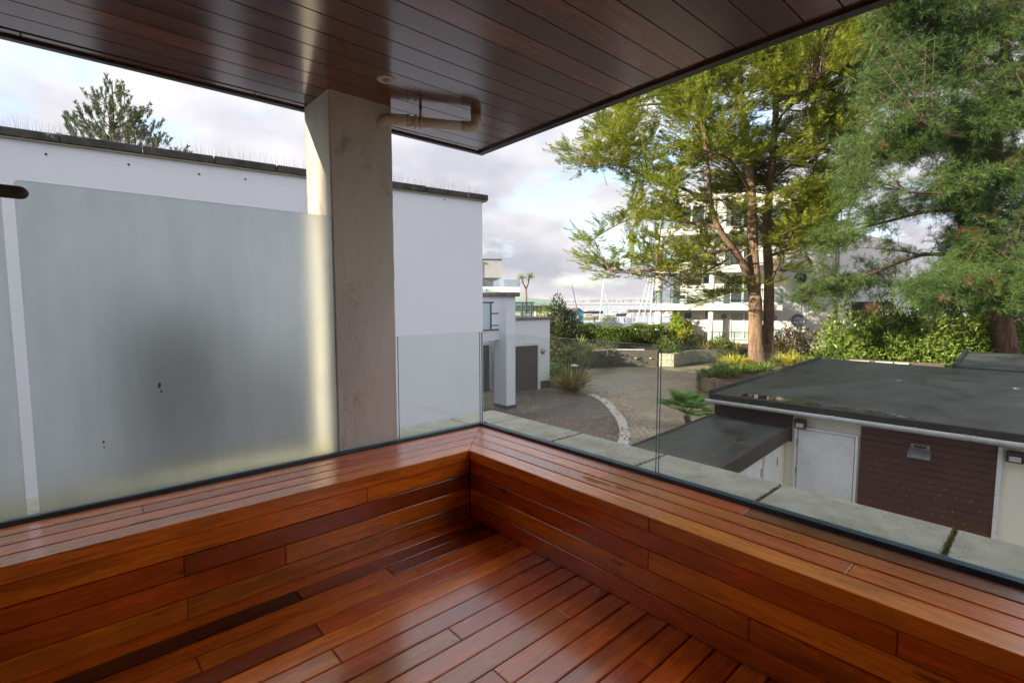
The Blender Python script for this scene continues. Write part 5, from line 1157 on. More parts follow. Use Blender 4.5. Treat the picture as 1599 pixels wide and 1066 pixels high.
for i, (px, py, D_, n_, ln, mat, lab) in enumerate([
        (1108, 596, 22.2, 240, 0.62, M_BLADE, 'green grassy clump at the planter corner post'), (1135, 597, 22.0, 300, 0.66, M_BLADE, 'lush green grassy clump along the planter front'),
        (1128, 583, 24.5, 240, 0.75, M_GRASS, 'mid green grass clump left of the trunk'), (1150, 573, 25.8, 320, 1.0, M_YELLOW, 'tall straw yellow grass against the lit trunk'),
        (1160, 590, 23.3, 280, 0.65, M_BLADE, 'green strappy clump in front of the trunk foot'), (1140, 560, 27.8, 200, 1.05, M_GRASS, 'grass tuft behind the yellow clump'),
        (1190, 588, 24.0, 260, 0.62, M_BLADE, 'low green blades hiding the trunk foot'), (1215, 572, 26.0, 220, 0.75, M_GRASS, 'soft grass beside the shaded trunk'),
        (1240, 562, 25.5, 340, 1.10, M_YELLOW, 'golden variegated flax beside the felt roof edge'), (1218, 556, 28.0, 200, 0.9, M_YELLOW, 'pale yellow grass between trunk and golden flax'),
        (1280, 556, 24.5, 380, 1.15, M_BLADE, 'dark green iris-like clump beside the felt roof edge'), (1260, 566, 25.0, 200, 0.85, M_GRASS, 'green grass between the golden flax and the iris clump')]):
    q = at(px, py, D_); clump('grass_clump', (q[0], q[1], GZ + 0.6), n_, ln, 0.045, mat, lab.replace(' left of', ' beside'), 'plant', None, 0.75, 0.45, 0.45)
# fan palm by the store
fpz = onz(1078, 668, GZ); fpm = thing('fan_palm', fpz, 'bright green fan palm beside the store roof', 'palm')
hd = at(1072, 645, 15.2)
MB().tube([tuple(fpz), (hd[0], hd[1], hd[2] - 0.1)], [0.11, 0.09], 8).build('trunk', M_STEM, fpm)
for i in range(24):
    an = i * 2.4; el = 0.15 + 0.85 * (i % 5) / 4.5 + 0.1 * RS.rand(); d = np.array([cos(an) * cos(el), sin(an) * cos(el), sin(el)]); c = hd + d * (0.42 + 0.2 * RS.rand()); sd_ = unit(np.cross(d, [0, 0, 1.0])); upn = np.cross(sd_, d)
    n_ = 20; th_ = np.linspace(-1.45, 1.45, n_); T = d[None] * np.cos(th_)[:, None] + sd_[None] * np.sin(th_)[:, None] + upn[None] * (0.12 * np.abs(np.sin(th_)))[:, None]
    fr_ = strips('frond', M_PALM, np.repeat(c[None], n_, 0), T, 0.56 * (1 - 0.25 * np.abs(th_) / 1.35), 0.042, 0.18, fpm, 3)
    mb = MB(); mb.tube([tuple(hd), tuple(c)], [0.014, 0.010], 4, False); mb.build('leaf_stalk', M_PALM, fr_)
# laurels behind the garages
for i, (px, py, D_, sz, n_, lab) in enumerate([
        (1325, 556, 22.5, (1.7, 1.5, 3.0), 7000, 'sunlit glossy laurel at the end of the row nearest the flats'), (1388, 556, 22.0, (1.6, 1.4, 3.3), 7000, 'dense laurel below the orange pine needles'),
        (1440, 558, 21.5, (1.5, 1.4, 3.2), 6500, 'glossy laurel beside the dark gap in the row'), (1515, 556, 22.0, (1.6, 1.3, 3.3), 6500, 'laurel behind the raised felt roof'), (1570, 556, 21.5, (1.7, 1.3, 3.5), 7000, 'shaded laurel under the low pine boughs')]):
    q = at(px, py, D_); bush('laurel_bush', (q[0], q[1], GZ + 0.35), sz, n_, 0.17, 0.085, M_LAUREL, lab, 'bush', 'glossy laurels behind the garages', 0.3)
for i, (px, D_, sz, lab) in enumerate([(1395, 31.0, (2.2, 1.8, 3.4), 'dark evergreen shrub beside the porch of the flats'), (1450, 33.0, (2.6, 2.0, 4.2), 'tall dark evergreen behind the laurel gap'), (1520, 32.0, (2.6, 2.0, 4.0), 'broad dark evergreen between the pine trunks'), (1600, 24.8, (1.8, 1.4, 3.4), 'dark evergreen before the beige gable')]):
    q = at(px, 540, D_); bush('evergreen_shrub', (q[0], q[1], GZ), sz, 6000, 0.24, 0.09, M_BUSH, lab, 'bush', None, 0.3)
# edging behind the roof
ed = thing('bed_edging', onz(1330, 568, GZ), 'low timber and stone edging of the laurel bed behind the roof', 'edging')
a = at(1322, 563, 20.0); b = at(1475, 570, 18.5); a[2] = b[2] = GZ; d = b - a; ln = np.linalg.norm(d); d /= ln
zc_ = zof(563, 19.5)
MB().obox(a, d, np.array([-d[1], d[0], 0]), (0, ln), (0, 0.12), (GZ, zc_)).build('board', M_GREYWOOD, ed).color = (0.12, 0.10, 0.08, 1)
for x0_, x1_ in ((0.1, 0.75), (0.95, 1.5), (1.55, 2.0)): MB().obox(a, d, np.array([-d[1], d[0], 0]), (x0_, x1_), (-0.14, -0.005), (GZ, zc_ - 0.02)).build('stone', M_KERB, ed, 0.01)

# ------------------------------------------------------------------ the white block of flats
ap = thing('apartment_house', (*at(1297, 546, 36.0)[:2], GZ), 'white rendered block of flats with glazed balconies beyond the cypress', 'apartment block')
aO = at(1297, 546, 36.0); aO[2] = 0; ea = hdir(-0.94, 0.34); en_ = np.array([ea[1], -ea[0], 0])
if en_ @ hdir(0, 1) < 0: en_ = -en_
def fpt(px, py, off=0.0):
    p = onwall(px, py, aO - en_ * off, ea); return (p - aO) @ ea, p[2]
w1, _ = fpt(1050, 500)
ZS = [GZ, 0.62, 3.45, 6.3, 9.7]
MB().obox(aO, ea, en_, (0, w1), (0, 9), (GZ, 9.7)).build('wall', M_APT, ap)
e_r = hdir(0.80, 0.60); n_r = hdir(-0.60, 0.80)
MB().obox(aO + e_r * 0.35, e_r, n_r, (0, 17.0), (0.0, 6), (GZ, 6.6)).build('wall', M_APT, ap)
MB().obox(aO, e_r, n_r, (0.02, 0.33), (0.10, 1), (GZ, 9.4)).build('wall_recess', M_SLATE, ap)
MB().tube([(*(aO + e_r * 0.50 - n_r * 0.06)[:2], GZ), (*(aO + e_r * 0.50 - n_r * 0.06)[:2], 9.0)], 0.05, 8).build('downpipe', M_STEEL, ap)
MB().obox(aO, ea, en_, (-0.2, w1 + 0.2), (-0.25, 9.2), (9.702, 9.95)).build('roof_edge', M_WHITEPAINT, ap)
bl, _ = fpt(1018, 478, 1.7); br, _ = fpt(1222, 478, 1.7)
OFF = 1.7
for i, z in enumerate(ZS[1:4]):
    MB().obox(aO, ea, en_, (br, bl), (-OFF, -0.002), (z + 0.10, z + 0.58)).obox(aO, ea, en_, (w1 + 0.01, bl), (0, 5), (z + 0.10, z + 0.58)).build('balcony_slab', M_APT, ap)
    gz0, gz1 = z + 0.63, z + 1.58
    MB().obox(aO, ea, en_, (br, bl), (-OFF + 0.05, -OFF + 0.065), (gz0, gz1)).obox(aO, ea, en_, (bl - 0.065, bl - 0.05), (-OFF + 0.07, 4.5), (gz0, gz1)).build('balcony_glass', M_AQUA, ap)
    rl = MB().obox(aO, ea, en_, (br - 0.02, bl), (-OFF + 0.02, -OFF + 0.09), (gz1 + 0.001, gz1 + 0.055)).obox(aO, ea, en_, (bl - 0.09, bl - 0.02), (-OFF + 0.095, 4.5), (gz1 + 0.001, gz1 + 0.055)).build('balcony_rail', M_STEEL, ap)
    for j in range(8):
        s_ = br + 0.06 + (bl - br - 0.14) * j / 7; MB().obox(aO, ea, en_, (s_ - 0.02, s_ + 0.02), (-OFF + 0.07, -OFF + 0.11), (z + 0.581, gz1)).build('rail_post', M_DARKRAIL, rl)
for px in (1028, 1110):
    s_, _ = fpt(px, 500, OFF - 0.5); p = aO + ea * s_ - en_ * (OFF - 0.5)
    for z0_, z1_ in zip([GZ] + [z + 0.581 for z in ZS[1:4]], [z + 0.099 for z in ZS[1:4]] + [9.7]): MB().tube([(p[0], p[1], z0_), (p[0], p[1], z1_)], 0.27 if px < 1100 else 0.20, 14).build('column', M_APT, ap)
def window(px0, px1, py0, py1, mull=(), curtain=False, fr=0.09):
    s0, z1_ = fpt(px1, py0); s1, z0_ = fpt(px0, py1)
    w = MB().obox(aO, ea, en_, (s0, s1), (-0.03, -0.003), (z0_, z1_)).build('window', M_CURTAIN if curtain else M_WIN, ap)
    mb = MB(); mb.obox(aO, ea, en_, (s0 - fr, s0), (-0.09, -0.003), (z0_ - fr, z1_ + fr)); mb.obox(aO, ea, en_, (s1, s1 + fr), (-0.09, -0.003), (z0_ - fr, z1_ + fr)); mb.obox(aO, ea, en_, (s0, s1), (-0.09, -0.003), (z1_, z1_ + fr)); mb.obox(aO, ea, en_, (s0, s1), (-0.09, -0.003), (z0_ - fr, z0_))
    for m_ in mull:
        sm_ = s0 + (s1 - s0) * m_; mb.obox(aO, ea, en_, (sm_ - 0.07, sm_ + 0.07), (-0.08, -0.031), (z0_, z1_))
    mb.build('frame', M_WHITEPAINT, w); return w
window(1141, 1176, 430, 472, (0.45,)); window(1141, 1176, 489, 528, (0.42,), True)
window(1141, 1176, 375, 413, (0.45,)); window(1141, 1176, 318, 355, (0.45,)); window(1069, 1080, 487, 497); window(1101, 1110, 487, 498); window(1072, 1095, 436, 446); window(1098, 1108, 432, 443); window(1060, 1100, 378, 410, (0.5,)); window(1060, 1100, 322, 354, (0.5,))
window(1240, 1262, 312, 335, ())
for px, py, r_, m_ in ((1246, 500, 8.5, M_CURTAIN), (1250, 434, 8.0, M_WIN)):
    s_, z_ = fpt(px, py); p = aO + ea * s_; R_ = r_ * 36.5 / FOC
    w = MB().tube([(*(p - en_ * 0.002)[:2], z_), (*(p - en_ * 0.03)[:2], z_)], R_, 24).build('window', m_ if m_ is M_WIN else plain('pale_blue_pane', (0.38, 0.48, 0.60), 0.15), ap)  # one round pane dark glass, the other an even pale blue
    mb = MB(); n_ = 28
    ringp = lambda r2, d_: [tuple((p + ea * r2 * cos(2 * pi * i / n_) - en_ * d_)[:2]) + (z_ + r2 * sin(2 * pi * i / n_),) for i in range(n_)]
    v_ = ringp(R_ * 1.0, 0.031) + ringp(R_ * 1.0, 0.10) + ringp(R_ * 1.2, 0.10) + ringp(R_ * 1.2, 0.004)
    mb.add(v_, [(a_ * n_ + i, a_ * n_ + (i + 1) % n_, (a_ + 1) * n_ + (i + 1) % n_, (a_ + 1) * n_ + i) for a_ in range(3) for i in range(n_)], True); mb.build('frame', M_STEEL, w)
# ground-floor terrace rail
g0, _ = fpt(1220, 530, 2.2); g1, _ = fpt(1100, 530, 2.2)
MB().obox(aO, ea, en_, (g0, g1), (-2.2, -2.185), (GZ + 0.62, GZ + 1.70)).build('terrace_glass', M_AQUA, ap)
rl = MB().obox(aO, ea, en_, (g0, g1 + 0.05), (-2.23, -2.15), (GZ + 1.702, GZ + 1.755)).build('terrace_rail', M_STEEL, ap)
for j in range(6):
    s_ = g0 + (g1 - g0) * j / 5; MB().obox(aO, ea, en_, (s_ - 0.025, s_ + 0.025), (-2.18, -2.13), (GZ + 0.55, GZ + 1.70)).build('rail_post', M_DARKRAIL, rl)
MB().obox(aO, ea, en_, (g0 - 1, g1 + 0.5), (-2.4, -0.002), (GZ, GZ + 0.55)).build('terrace', M_APT, ap)
for px, py, lab in ((1130.5, 493.5, 'round wall light beside the curtained sliding door of the flats'), (1209, 496, 'round wall light just beyond the cypress trunk on the flats')):
    s_, z_ = fpt(px, py); p = aO + ea * s_; wl2 = thing('wall_lamp', (p[0], p[1], z_), lab, 'wall lamp', 'round wall lights on the flats')
    MB().tube([(*(p - en_ * 0.003)[:2], z_), (*(p - en_ * 0.10)[:2], z_)], [0.18, 0.15], 14).build('body', M_SLATE, wl2); MB().tube([(*(p - en_ * 0.101)[:2], z_), (*(p - en_ * 0.13)[:2], z_)], [0.11, 0.08], 12).build('lens', M_LENS, wl2)
rO = aO + e_r * 0.35
def rpt(px, py):
    p = onwall(px, py, rO, e_r); return (p - rO) @ e_r, p[2]
def rbox(px0, px1, py0, py1, d0, d1, nm, mat, par):
    s0, z1_ = rpt(px0, py0); s1, z0_ = rpt(px1, py1); z0_ = min(z0_, z1_ - 0.1); return MB().obox(rO, e_r, n_r, (s0, s1), (d0, d1), (min(z0_, z1_), max(z0_, z1_))).build(nm, mat, par)
w = rbox(1352, 1380, 436, 448, -0.03, -0.003, 'window', M_WIN, ap); rbox(1350, 1382, 434, 435.8, -0.07, -0.003, 'frame', M_WHITEPAINT, w)
rbox(1330, 1376, 471, 482, -0.9, -0.003, 'porch_canopy', M_SLATE, ap); rbox(1332, 1374, 483, 520, -0.04, -0.003, 'entrance_door', M_GARDOOR, ap)
s_, z_ = rpt(1322, 492); p = rO + e_r * s_; wl2 = thing('wall_lamp', (p[0], p[1], z_), 'small black lantern beside the porch of the flats', 'wall lamp')
MB().obox(p, e_r, n_r, (-0.09, 0.09), (-0.16, -0.003), (z_ - 0.18, z_ + 0.2)).build('housing', M_BLACK, wl2, 0.02); MB().obox(p, e_r, n_r, (-0.06, 0.06), (-0.18, -0.161), (z_ - 0.1, z_ + 0.1)).build('lens', M_LENS, wl2)
# balcony chair
s_, _ = fpt(1064, 465, 1.0); zf_ = ZS[1] + 0.582; p = aO + ea * s_ - en_ * 1.0
chr_ = thing('balcony_chair', (p[0], p[1], zf_), 'grey woven armchair on the first balcony of the flats', 'chair')
MB().obox(p, ea, en_, (-0.33, 0.33), (-0.3, 0.3), (zf_ + 0.36, zf_ + 0.44)).build('seat', M_SLATE, chr_); MB().obox(p, ea, en_, (0.27, 0.33), (-0.3, 0.3), (zf_ + 0.441, zf_ + 1.0)).build('backrest', M_SLATE, chr_)
for a_ in (-0.29, 0.26):
    for b__ in (-0.27, 0.24): MB().obox(p, ea, en_, (a_, a_ + 0.04), (b__, b__ + 0.04), (zf_, zf_ + 0.36)).build('leg', M_DARKRAIL, chr_)
for b__ in (-0.33, 0.301): MB().obox(p, ea, en_, (-0.3, 0.26), (b__, b__ + 0.03), (zf_ + 0.40, zf_ + 0.66)).build('armrest', M_SLATE, chr_)

# ------------------------------------------------------------------ beige house at the edge
bO = at(1562, 470, 27.0); bO[2] = GZ
bh = thing('beige_house', bO, 'beige rendered gable end glimpsed through the pine', 'house')
R1, F1 = hdir(1, 0.15), hdir(0.74, 0.67)
zlo, zhi = zof(410, 27), zof(340, 27)
P2 = lambda a, b_, z: tuple((bO + R1 * a + F1 * b_)[:2]) + (z,)
prof = [(-0.1, GZ), (9, GZ), (9, zhi + 2.5), (3.5, zhi + 2.5), (0.75, zhi), (-0.1, zlo)]
mb = MB(); n_ = len(prof); mb.add([P2(a, 0, z) for a, z in prof] + [P2(a, 7, z) for a, z in prof], [tuple(range(n_)), tuple(range(n_, 2 * n_))[::-1]] + [(i, n_ + i, n_ + (i + 1) % n_, (i + 1) % n_) for i in range(n_)]); mb.build('wall', M_BEIGE, bh)
MB().add([P2(0.73, -0.25, zhi + 0.03), P2(3.5, -0.25, zhi + 2.53), P2(3.5, 7.2, zhi + 2.53), P2(0.73, 7.2, zhi + 0.03), P2(0.73, -0.25, zhi + 0.15), P2(3.5, -0.25, zhi + 2.65), P2(3.5, 7.2, zhi + 2.65), P2(0.73, 7.2, zhi + 0.15)], [(0, 3, 2, 1), (4, 5, 6, 7), (0, 1, 5, 4), (1, 2, 6, 5), (2, 3, 7, 6), (3, 0, 4, 7)]).build('roof', M_HUTROOF, bh)

# ------------------------------------------------------------------ modern house and green-roofed pavilion beyond the wing
mo = at(783, 470, 48.0); mo[2] = GZ
mh = thing('modern_house', mo, 'modern grey clad house with dark glazing behind the white wing', 'house')
R1, F1 = hdir(1, 0.12), hdir(-0.12, 1)
D_ = 48.0
MB().obox(mo, R1, F1, (-7, 0), (0, 8), (zof(434, D_), zof(407, D_))).build('upper_storey', M_GREYPANEL, mh)
for i in range(7): MB().obox(mo, R1, F1, (-7, 0), (-0.015, -0.002), (zof(434, D_) + 0.02 + i * 0.24, zof(434, D_) + 0.02 + i * 0.24 + 0.22)).build('cladding_panel', M_GREYPANEL, mh)
MB().obox(mo, R1, F1, (-7, -0.02), (0.2, 8), (GZ, zof(448, D_))).build('wall', M_WHITE, mh)
MB().obox(mo, R1, F1, (-7, -0.75), (0.25, 7), (zof(448, D_) + 0.001, zof(434, D_) - 0.001)).build('glazing', M_WIN, mh)
MB().obox(mo, R1, F1, (-0.74, -0.18), (0.25, 0.28), (zof(448, D_) + 0.001, zof(434, D_) - 0.001)).build('glazing', M_AQUA, mh)
MB().obox(mo, R1, F1, (-2.05, -1.93), (-0.12, -0.016), (zof(434, D_), zof(408.5, D_))).build('downpipe', M_SLATE, mh)
MB().obox(mo, R1, F1, (-2.2, -1.8), (-0.2, -0.016), (zof(411, D_), zof(409, D_))).build('hopper', M_SLATE, mh)
MB().obox(mo, R1, F1, (-3.4, -3.05), (-0.05, -0.016), (zof(431, D_), zof(413, D_))).build('window', M_WIN, mh)
MB().obox(mo, R1, F1, (-7.1, 0.06), (-0.08, 8.1), (zof(407, D_) + 0.002, zof(406, D_) + 0.05)).build('roof_edge', M_SLATE, mh)
MB().obox(mo, R1, F1, (-7, 1.6), (-1.6, 0.19), (zof(454, D_) - 0.3, zof(449, D_))).build('terrace', M_WHITE, mh)
MB().obox(mo, R1, F1, (0.1, 1.6), (-1.6, -1.58), (zof(449, D_) + .001, zof(438, D_))).obox(mo, R1, F1, (1.58, 1.6), (-1.57, 0.1), (zof(449, D_) + .001, zof(438, D_))).build('terrace_glass', M_AQUA, mh)
po = at(780, 470, 40.0); po[2] = GZ
pv = thing('pavilion', po, 'low pavilion with a sage green metal roof and pale board walls', 'pavilion')
D_ = 40.0; R1, F1 = hdir(1, 0.0), hdir(0, 1)
xw = (863 - 780) * D_ / FOC
MB().obox(po, R1, F1, (-6, xw), (0, 7), (GZ, zof(476, D_))).build('wall', M_CREAM, pv)
for i in range(46):
    a_ = 2.2 + i * 0.155; 
    if a_ + 0.12 < xw: MB().obox(po, R1, F1, (a_, a_ + 0.11), (-0.03, -0.003), (GZ, zof(476.5, D_))).build('wall_board', M_GREYPANEL if i % 2 else M_CREAM, pv)
zE, zRg = zof(474, D_), zof(452.5, D_); xE = (875 - 780) * D_ / FOC
mb = MB(); a0_, a1_ = -6.5, xE
mb.add([P_ for P_ in [tuple((po + R1 * a0_ + F1 * -0.6)[:2]) + (zE,), tuple((po + R1 * a1_ + F1 * -0.6)[:2]) + (zE,), tuple((po + R1 * a1_ + F1 * 7.6)[:2]) + (zE,), tuple((po + R1 * a0_ + F1 * 7.6)[:2]) + (zE,), tuple((po + R1 * (a1_ - 6.2) + F1 * 3.5)[:2]) + (zRg + 0.15,), tuple((po + R1 * (a0_ + 2) + F1 * 3.5)[:2]) + (zRg + 0.15,)]],
       [(0, 1, 4, 5), (1, 2, 4), (2, 3, 5, 4), (3, 0, 5), (3, 2, 1, 0)]); mb.build('roof', M_GREENROOF, pv)
MB().obox(po, R1, F1, (a0_, a1_ + 0.02), (-0.63, -0.602), (zE - 0.16, zE + 0.01)).build('fascia', M_GREENROOF, pv)
for i in range(14):
    a_ = a1_ - 0.5 - i * 0.62; b_ = a_ if a_ < a1_ - 6.2 else a1_ - 6.2
    pA2 = po + R1 * a_ + F1 * -0.6; pB2 = po + R1 * b_ + F1 * 3.5; MB().tube([(pA2[0], pA2[1], zE + 0.02), (pB2[0], pB2[1], zRg + 0.17)], 0.022, 4).build('seam', M_GREENROOF, pv)

# ------------------------------------------------------------------ shore: blue hut, boats, posts, jetty
D_ = 80.0
ho = at(896, 508, D_); ho[2] = GZ
hut = thing('beach_hut', ho, 'light blue timber beach hut with a dark pitched roof by the water', 'beach hut')
R1, F1 = hdir(1, 0.25), hdir(-0.25, 1)
ze, zr = GZ + 2.0, GZ + 2.75; wdt = 1.75
mb = MB(); mb.add([tuple((ho + R1 * a + F1 * b_)[:2]) + (z,) for b_ in (0, 2.6) for a, z in ((0, GZ), (wdt, GZ), (wdt, ze), (wdt / 2, zr), (0, ze))], [(0, 1, 2, 3, 4), (9, 8, 7, 6, 5)] + [(i, 5 + i, 5 + (i + 1) % 5, (i + 1) % 5) for i in range(5)]); mb.build('wall', M_BLUEPAINT, hut)
for sg in (0, 1):
    pts = [((-0.12 if sg == 0 else wdt + 0.12), ze - 0.08), (wdt / 2, zr + 0.04)]
    mb = MB(); mb.add([tuple((ho + R1 * a + F1 * b_)[:2]) + (z + dz,) for dz in (0, 0.09) for b_ in (-0.2, 2.8) for a, z in pts], [(0, 1, 3, 2), (4, 6, 7, 5), (0, 4, 5, 1), (2, 3, 7, 6), (0, 2, 6, 4), (1, 5, 7, 3)]); mb.build('roof', M_HUTROOF, hut)
MB().obox(ho, R1, F1, (0.30, 0.80), (-0.03, -0.003), (GZ + 0.1, GZ + 1.9)).build('door', M_WHITEPAINT, hut); MB().obox(ho, R1, F1, (0.95, 1.45), (-0.03, -0.003), (GZ + 0.9, GZ + 1.7)).build('window', M_WIN, hut)
MB().obox(ho, R1, F1, (-0.15, wdt + 0.15), (-0.8, -0.05), (GZ, GZ + 0.30)).build('step', M_BLUEPAINT, hut)
lo = at(866, 512, 62.0); lo2 = at(886, 520, 62); q = at(903, 514, 58); bush('low_bush', (q[0], q[1], GZ), (1.0, 1.0, 1.35), 700, 0.2, 0.08, M_BUSH, 'small dark bush before the blue beach hut', 'bush')
q = at(951, 507, 78); bush('low_bush', (q[0], q[1], GZ), (1.6, 1.5, 1.7), 900, 0.28, 0.12, M_HEDGE, 'round green bush among the posts on the shore', 'bush')
q = at(890, 490, 70); bush('bare_shrub', (q[0], q[1], GZ), (1.4, 1.4, 3.3), 420, 0.25, 0.05, M_PURPLE, 'twiggy reddish shrub behind the beach hut roof', 'bush')
for i, px in enumerate((928, 944, 959, 975, 990)):
    q = at(px, 505, 84.0); tag_ = setp(MB().tube([(q[0], q[1], GZ - 0.05), (q[0], q[1], GZ + 1.15)], 0.10, 8).build('shore_post', M_POST), ['dark mooring post nearest the beach hut', 'dark mooring post beside the round shore bush', 'dark mooring post between bush and white boat', 'dark mooring post before the wrapped white boat', 'dark mooring post behind the tarpaulin boats'][i], 'post', 'dark posts along the shore')
def hull(o, e, L2, W2, z0, h, mat, parent, nm='hull'):
    nvec = np.array([-e[1], e[0], 0]); mb = MB(); st = []
    for i in range(9):
        t_ = i / 8; w = W2 * 0.5 * (1 - (max(0, t_ - 0.45) / 0.55) ** 2.2) * (0.8 + 0.2 * min(1, t_ * 4)); sh_ = h * (1 + 0.25 * t_ * t_)
        for a_, b_ in ((-1, 1.0), (-0.72, 0.35), (0, 0.0), (0.72, 0.35), (1, 1.0)):
            p = o + e * (t_ - 0.5) * L2 + nvec * w * a_; st.append((p[0], p[1], z0 + sh_ * b_))
    f = [(i * 5 + j, i * 5 + j + 1, (i + 1) * 5 + j + 1, (i + 1) * 5 + j) for i in range(8) for j in range(4)] + [(i * 5, (i + 1) * 5, (i + 1) * 5 + 4, i * 5 + 4) for i in range(8)] + [(0, 4, 3, 2, 1)]
    mb.add(st, f); return mb.build(nm, mat, parent)
def mast(parent, a, b, r, mat): return MB().tube([tuple(a), tuple(b)], [r, r * 0.7], 6).build('mast', mat, parent)
def sailboat(px, base_y, top, D_, L2, mat, label, r=0.06, mm=M_HULL, z0=GZ + 0.1, lean=None):
    o = at(px, base_y, D_); t_ = thing('sailing_boat', (o[0], o[1], z0), label, 'sailing boat', 'sailing boats laid up on the shore')
    o2 = np.array([o[0], o[1], 0]); hull(o2, hdir(1, 0.2), L2, L2 * 0.33, z0, 0.55, mat, t_)
    mast(t_, (o[0], o[1], z0 + 0.5), at(top[0], top[1], D_), r, mm); p = at(top[0], top[1], D_)
    MB().tube([tuple(p - np.array([0, 0, 0.6])), tuple(o2 + hdir(1, .2) * L2 * 0.46 + np.array([0, 0, z0 + 0.6]))], 0.018, 4).build('stay', M_STEEL, t_)
    MB().obox(o2, hdir(1, 0.2), hdir(-0.2, 1), (-0.8, 0.3), (-0.4, 0.4), (z0 + 0.56, z0 + 0.85)).build('cabin', mat, t_)
    return t_
sailboat(906, 507, (893, 444), 74, 3.6, M_HULLDARK, 'dark-masted dinghy leaning behind the beach hut', 0.07, M_POST)
sailboat(935, 510, (943, 436), 72, 3.4, M_TARP, 'sailing boat with one tall pale mast near the posts', 0.06)
sailboat(992, 507, (1013, 432), 66, 3.8, M_TARP, 'grey covered sailing boat with a raked white mast before the jetty', 0.06)
sailboat(1003, 510, (1017, 430), 64, 5.0, M_TARP, 'covered sailing boat with a leaning mast by the lime shrub', 0.045)
sailboat(1015, 505, (1021, 425), 68, 3.6, M_HULL, 'white sailing boat with a stout upright mast beside the flats', 0.10)
for px, w_, h_, D_, lab in ((938, 3.2, 1.0, 58, 'long boat under a grey tarpaulin just beyond the hedge'), (962, 4.2, 1.25, 56, 'boat under a peaked grey cover beyond the hedge'), (1006, 2.2, 1.2, 55, 'small boat under a dark cover near the lime shrub')):
    o = at(px, 512, D_); t_ = thing('covered_boat', (o[0], o[1], GZ), lab, 'covered boat', 'boats under covers beyond the hedge'); o2 = np.array([o[0], o[1], 0]); e_ = hdir(1, 0.15); zt_ = zof(509, D_) 
    hull(o2, e_, w_, 1.6, GZ + 0.35, 0.8, M_HULL, t_)
    nvec = np.array([-e_[1], e_[0], 0]); mb = MB(); vv = []
    for i in range(9):
        t2 = i / 8; hh = zof(510, D_) + 0.45 * h_ * sin(pi * min(1, t2 * 1.1 + 0.05)) ** 0.8
        for a_, b_ in ((-0.85, -0.5), (-0.5, -0.15), (0, 0), (0.5, -0.15), (0.85, -0.5)): p = o2 + e_ * (t2 - 0.5) * w_ * 1.03 + nvec * a_; vv.append((p[0], p[1], hh + b_))
    mb.add(vv, [(i * 5 + j, i * 5 + j + 1, (i + 1) * 5 + j + 1, (i + 1) * 5 + j) for i in range(8) for j in range(4)]); mb.build('cover', M_TARP, t_)
    MB().obox(o2, e_, nvec, (-0.6, 0.6), (-0.5, 0.5), (GZ, GZ + 0.36)).build('cradle', M_POST, t_)
o = at(982, 510, 60); t_ = thing('wrapped_boat', (o[0], o[1], GZ), 'upright white wrapped boat beside the dark cover', 'boat'); o2 = np.array([o[0], o[1], 0])
hull(o2, hdir(1, .4), 3.4, 1.5, GZ + 0.4, 0.9, M_HULL, t_); MB().lathe([(0.42, 1.2), (0.42, 1.8), (0.32, 2.3), (0.14, 2.5), (0.02, 2.52)], (o[0], o[1], GZ), 14).build('wrap', M_HULL, t_); MB().obox(o2, hdir(1, .4), hdir(-.4, 1), (-0.5, 0.5), (-0.4, 0.4), (GZ, GZ + 0.42)).build('cradle', M_POST, t_)
def motorboat(px, py, D_, L2, mat, lab):
    o = at(px, py, D_); o2 = np.array([o[0], o[1], 0]); t_ = thing('motor_boat', (o[0], o[1], -3.4), lab, 'motor boat', 'motor boats on the water'); hull(o2, hdir(1, 0.1), L2, L2 * 0.3, -3.5, 0.9, mat, t_)
    MB().obox(o2, hdir(1, .1), hdir(-.1, 1), (-L2 * 0.25, L2 * 0.1), (-L2 * .1, L2 * .1), (-2.55, -1.9)).build('cabin', M_HULL, t_); MB().obox(o2, hdir(1, .1), hdir(-.1, 1), (-L2 * 0.2, L2 * 0.12), (-L2 * .11, L2 * .11), (-2.35, -2.05)).build('windscreen', M_WIN, t_); return t_
motorboat(923, 489, 190, 9.5, M_HULLDARK, 'navy motor boat moored off the beach hut'); motorboat(960, 493, 160, 6.0, M_HULL, 'low white motor boat moored before the jetty'); motorboat(973, 493, 158, 4.5, M_HULLDARK, 'small dark launch at the stern of the white boat'); motorboat(1046, 495, 150, 5.0, M_HULL, 'white boat glimpsed under the flats balcony'); motorboat(920, 498, 128, 5.5, M_FLAX and plain('ochre_hull', (0.35, 0.33, 0.16), 0.5), 'small ochre boat beside the blue beach hut')
jo = at(981, 489, 170); jt = thing('jetty', (jo[0], jo[1], -3.4), 'dark timber jetty running out over the water', 'jetty'); jo[2] = 0
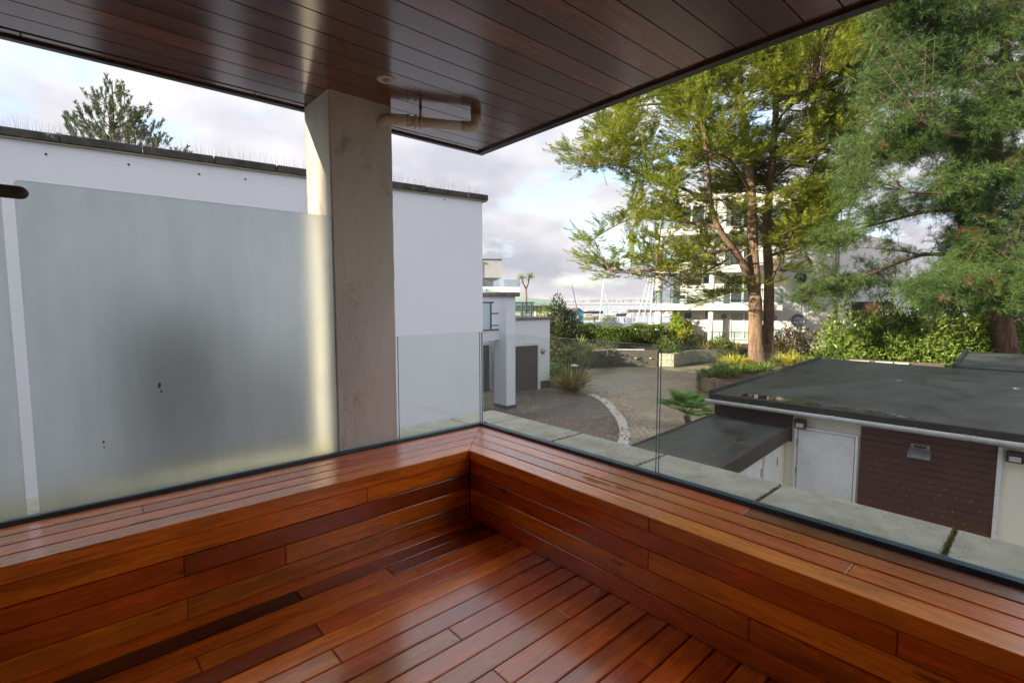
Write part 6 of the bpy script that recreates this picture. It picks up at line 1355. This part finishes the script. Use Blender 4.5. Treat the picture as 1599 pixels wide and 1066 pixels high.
MB().obox(jo, hdir(1, 0.02), hdir(-0.02, 1), (0, 30), (0, 2), (-2.5, -1.6)).build('deck', M_JETTY, jt)
mb = MB()
for i in range(16): mb.tube([(*(jo + hdir(1, .02) * (0.4 + i * 1.95))[:2], -4), (*(jo + hdir(1, .02) * (0.4 + i * 1.95))[:2], -1.4)], 0.16, 6)
for i in range(16): MB().tube([(*(jo + hdir(1, .02) * (0.4 + i * 1.95))[:2], -4), (*(jo + hdir(1, .02) * (0.4 + i * 1.95))[:2], -1.45)], 0.16, 6).build('pile', M_JETTY, jt)
# leaf litter lying along the kerb
n_ = 260; ii = RS.randint(0, len(arc), n_); Bp = np.array(arc)[ii] + np.stack([RS.randn(n_) * 0.45 + 0.15, RS.randn(n_) * 0.45, 0 * RS.rand(n_)], 1); Bp[:, 2] = GZ + 0.05
an = RS.rand(n_) * 2 * pi; leaves('fallen_leaves', M_BROWNNEEDLE, Bp, np.stack([np.cos(an), np.sin(an), 0.1 + 0 * an], 1), np.tile([[0, 0, 1.0]], (n_, 1)) + RS.randn(n_, 3) * 0.2, 0.11, 0.06, None, kind='stuff')
# rough grass along the shore
n_ = 9000; Rg = -3 + RS.rand(n_) * 34; Fg = 52 + RS.rand(n_) * 34; Bp = M3 @ np.stack([Rg, Fg, 0 * Rg]); Bp = Bp.T; Bp[:, 2] = GZ; an = RS.rand(n_) * 2 * pi
strips('grass', M_GRASS, Bp, np.stack([np.cos(an) * 0.4, np.sin(an) * 0.4, np.ones(n_)], 1), 0.30, 0.06, 0.3, None, 2, kind='stuff')

# ------------------------------------------------------------------ the damp air over the water
mh_, th__, bh_ = mk('haze_air'); th__.nodes.remove(bh_)
pvn = nd(th__, 'ShaderNodeVolumePrincipled', {'Color': (0.88, 0.92, 1.0, 1), 'Density': 0.00010, 'Anisotropy': 0.0})
th__.links.new(pvn.outputs[0], th__.nodes['Material Output'].inputs['Volume'])
MB().prism([RF(-6200, -1000), RF(6200, -1000), RF(6200, 6200), RF(-6200, 6200)], -5.0, 24.5).build('haze', mh_, None, kind='stuff', label='thin pale haze softening the far shore', cat='haze')
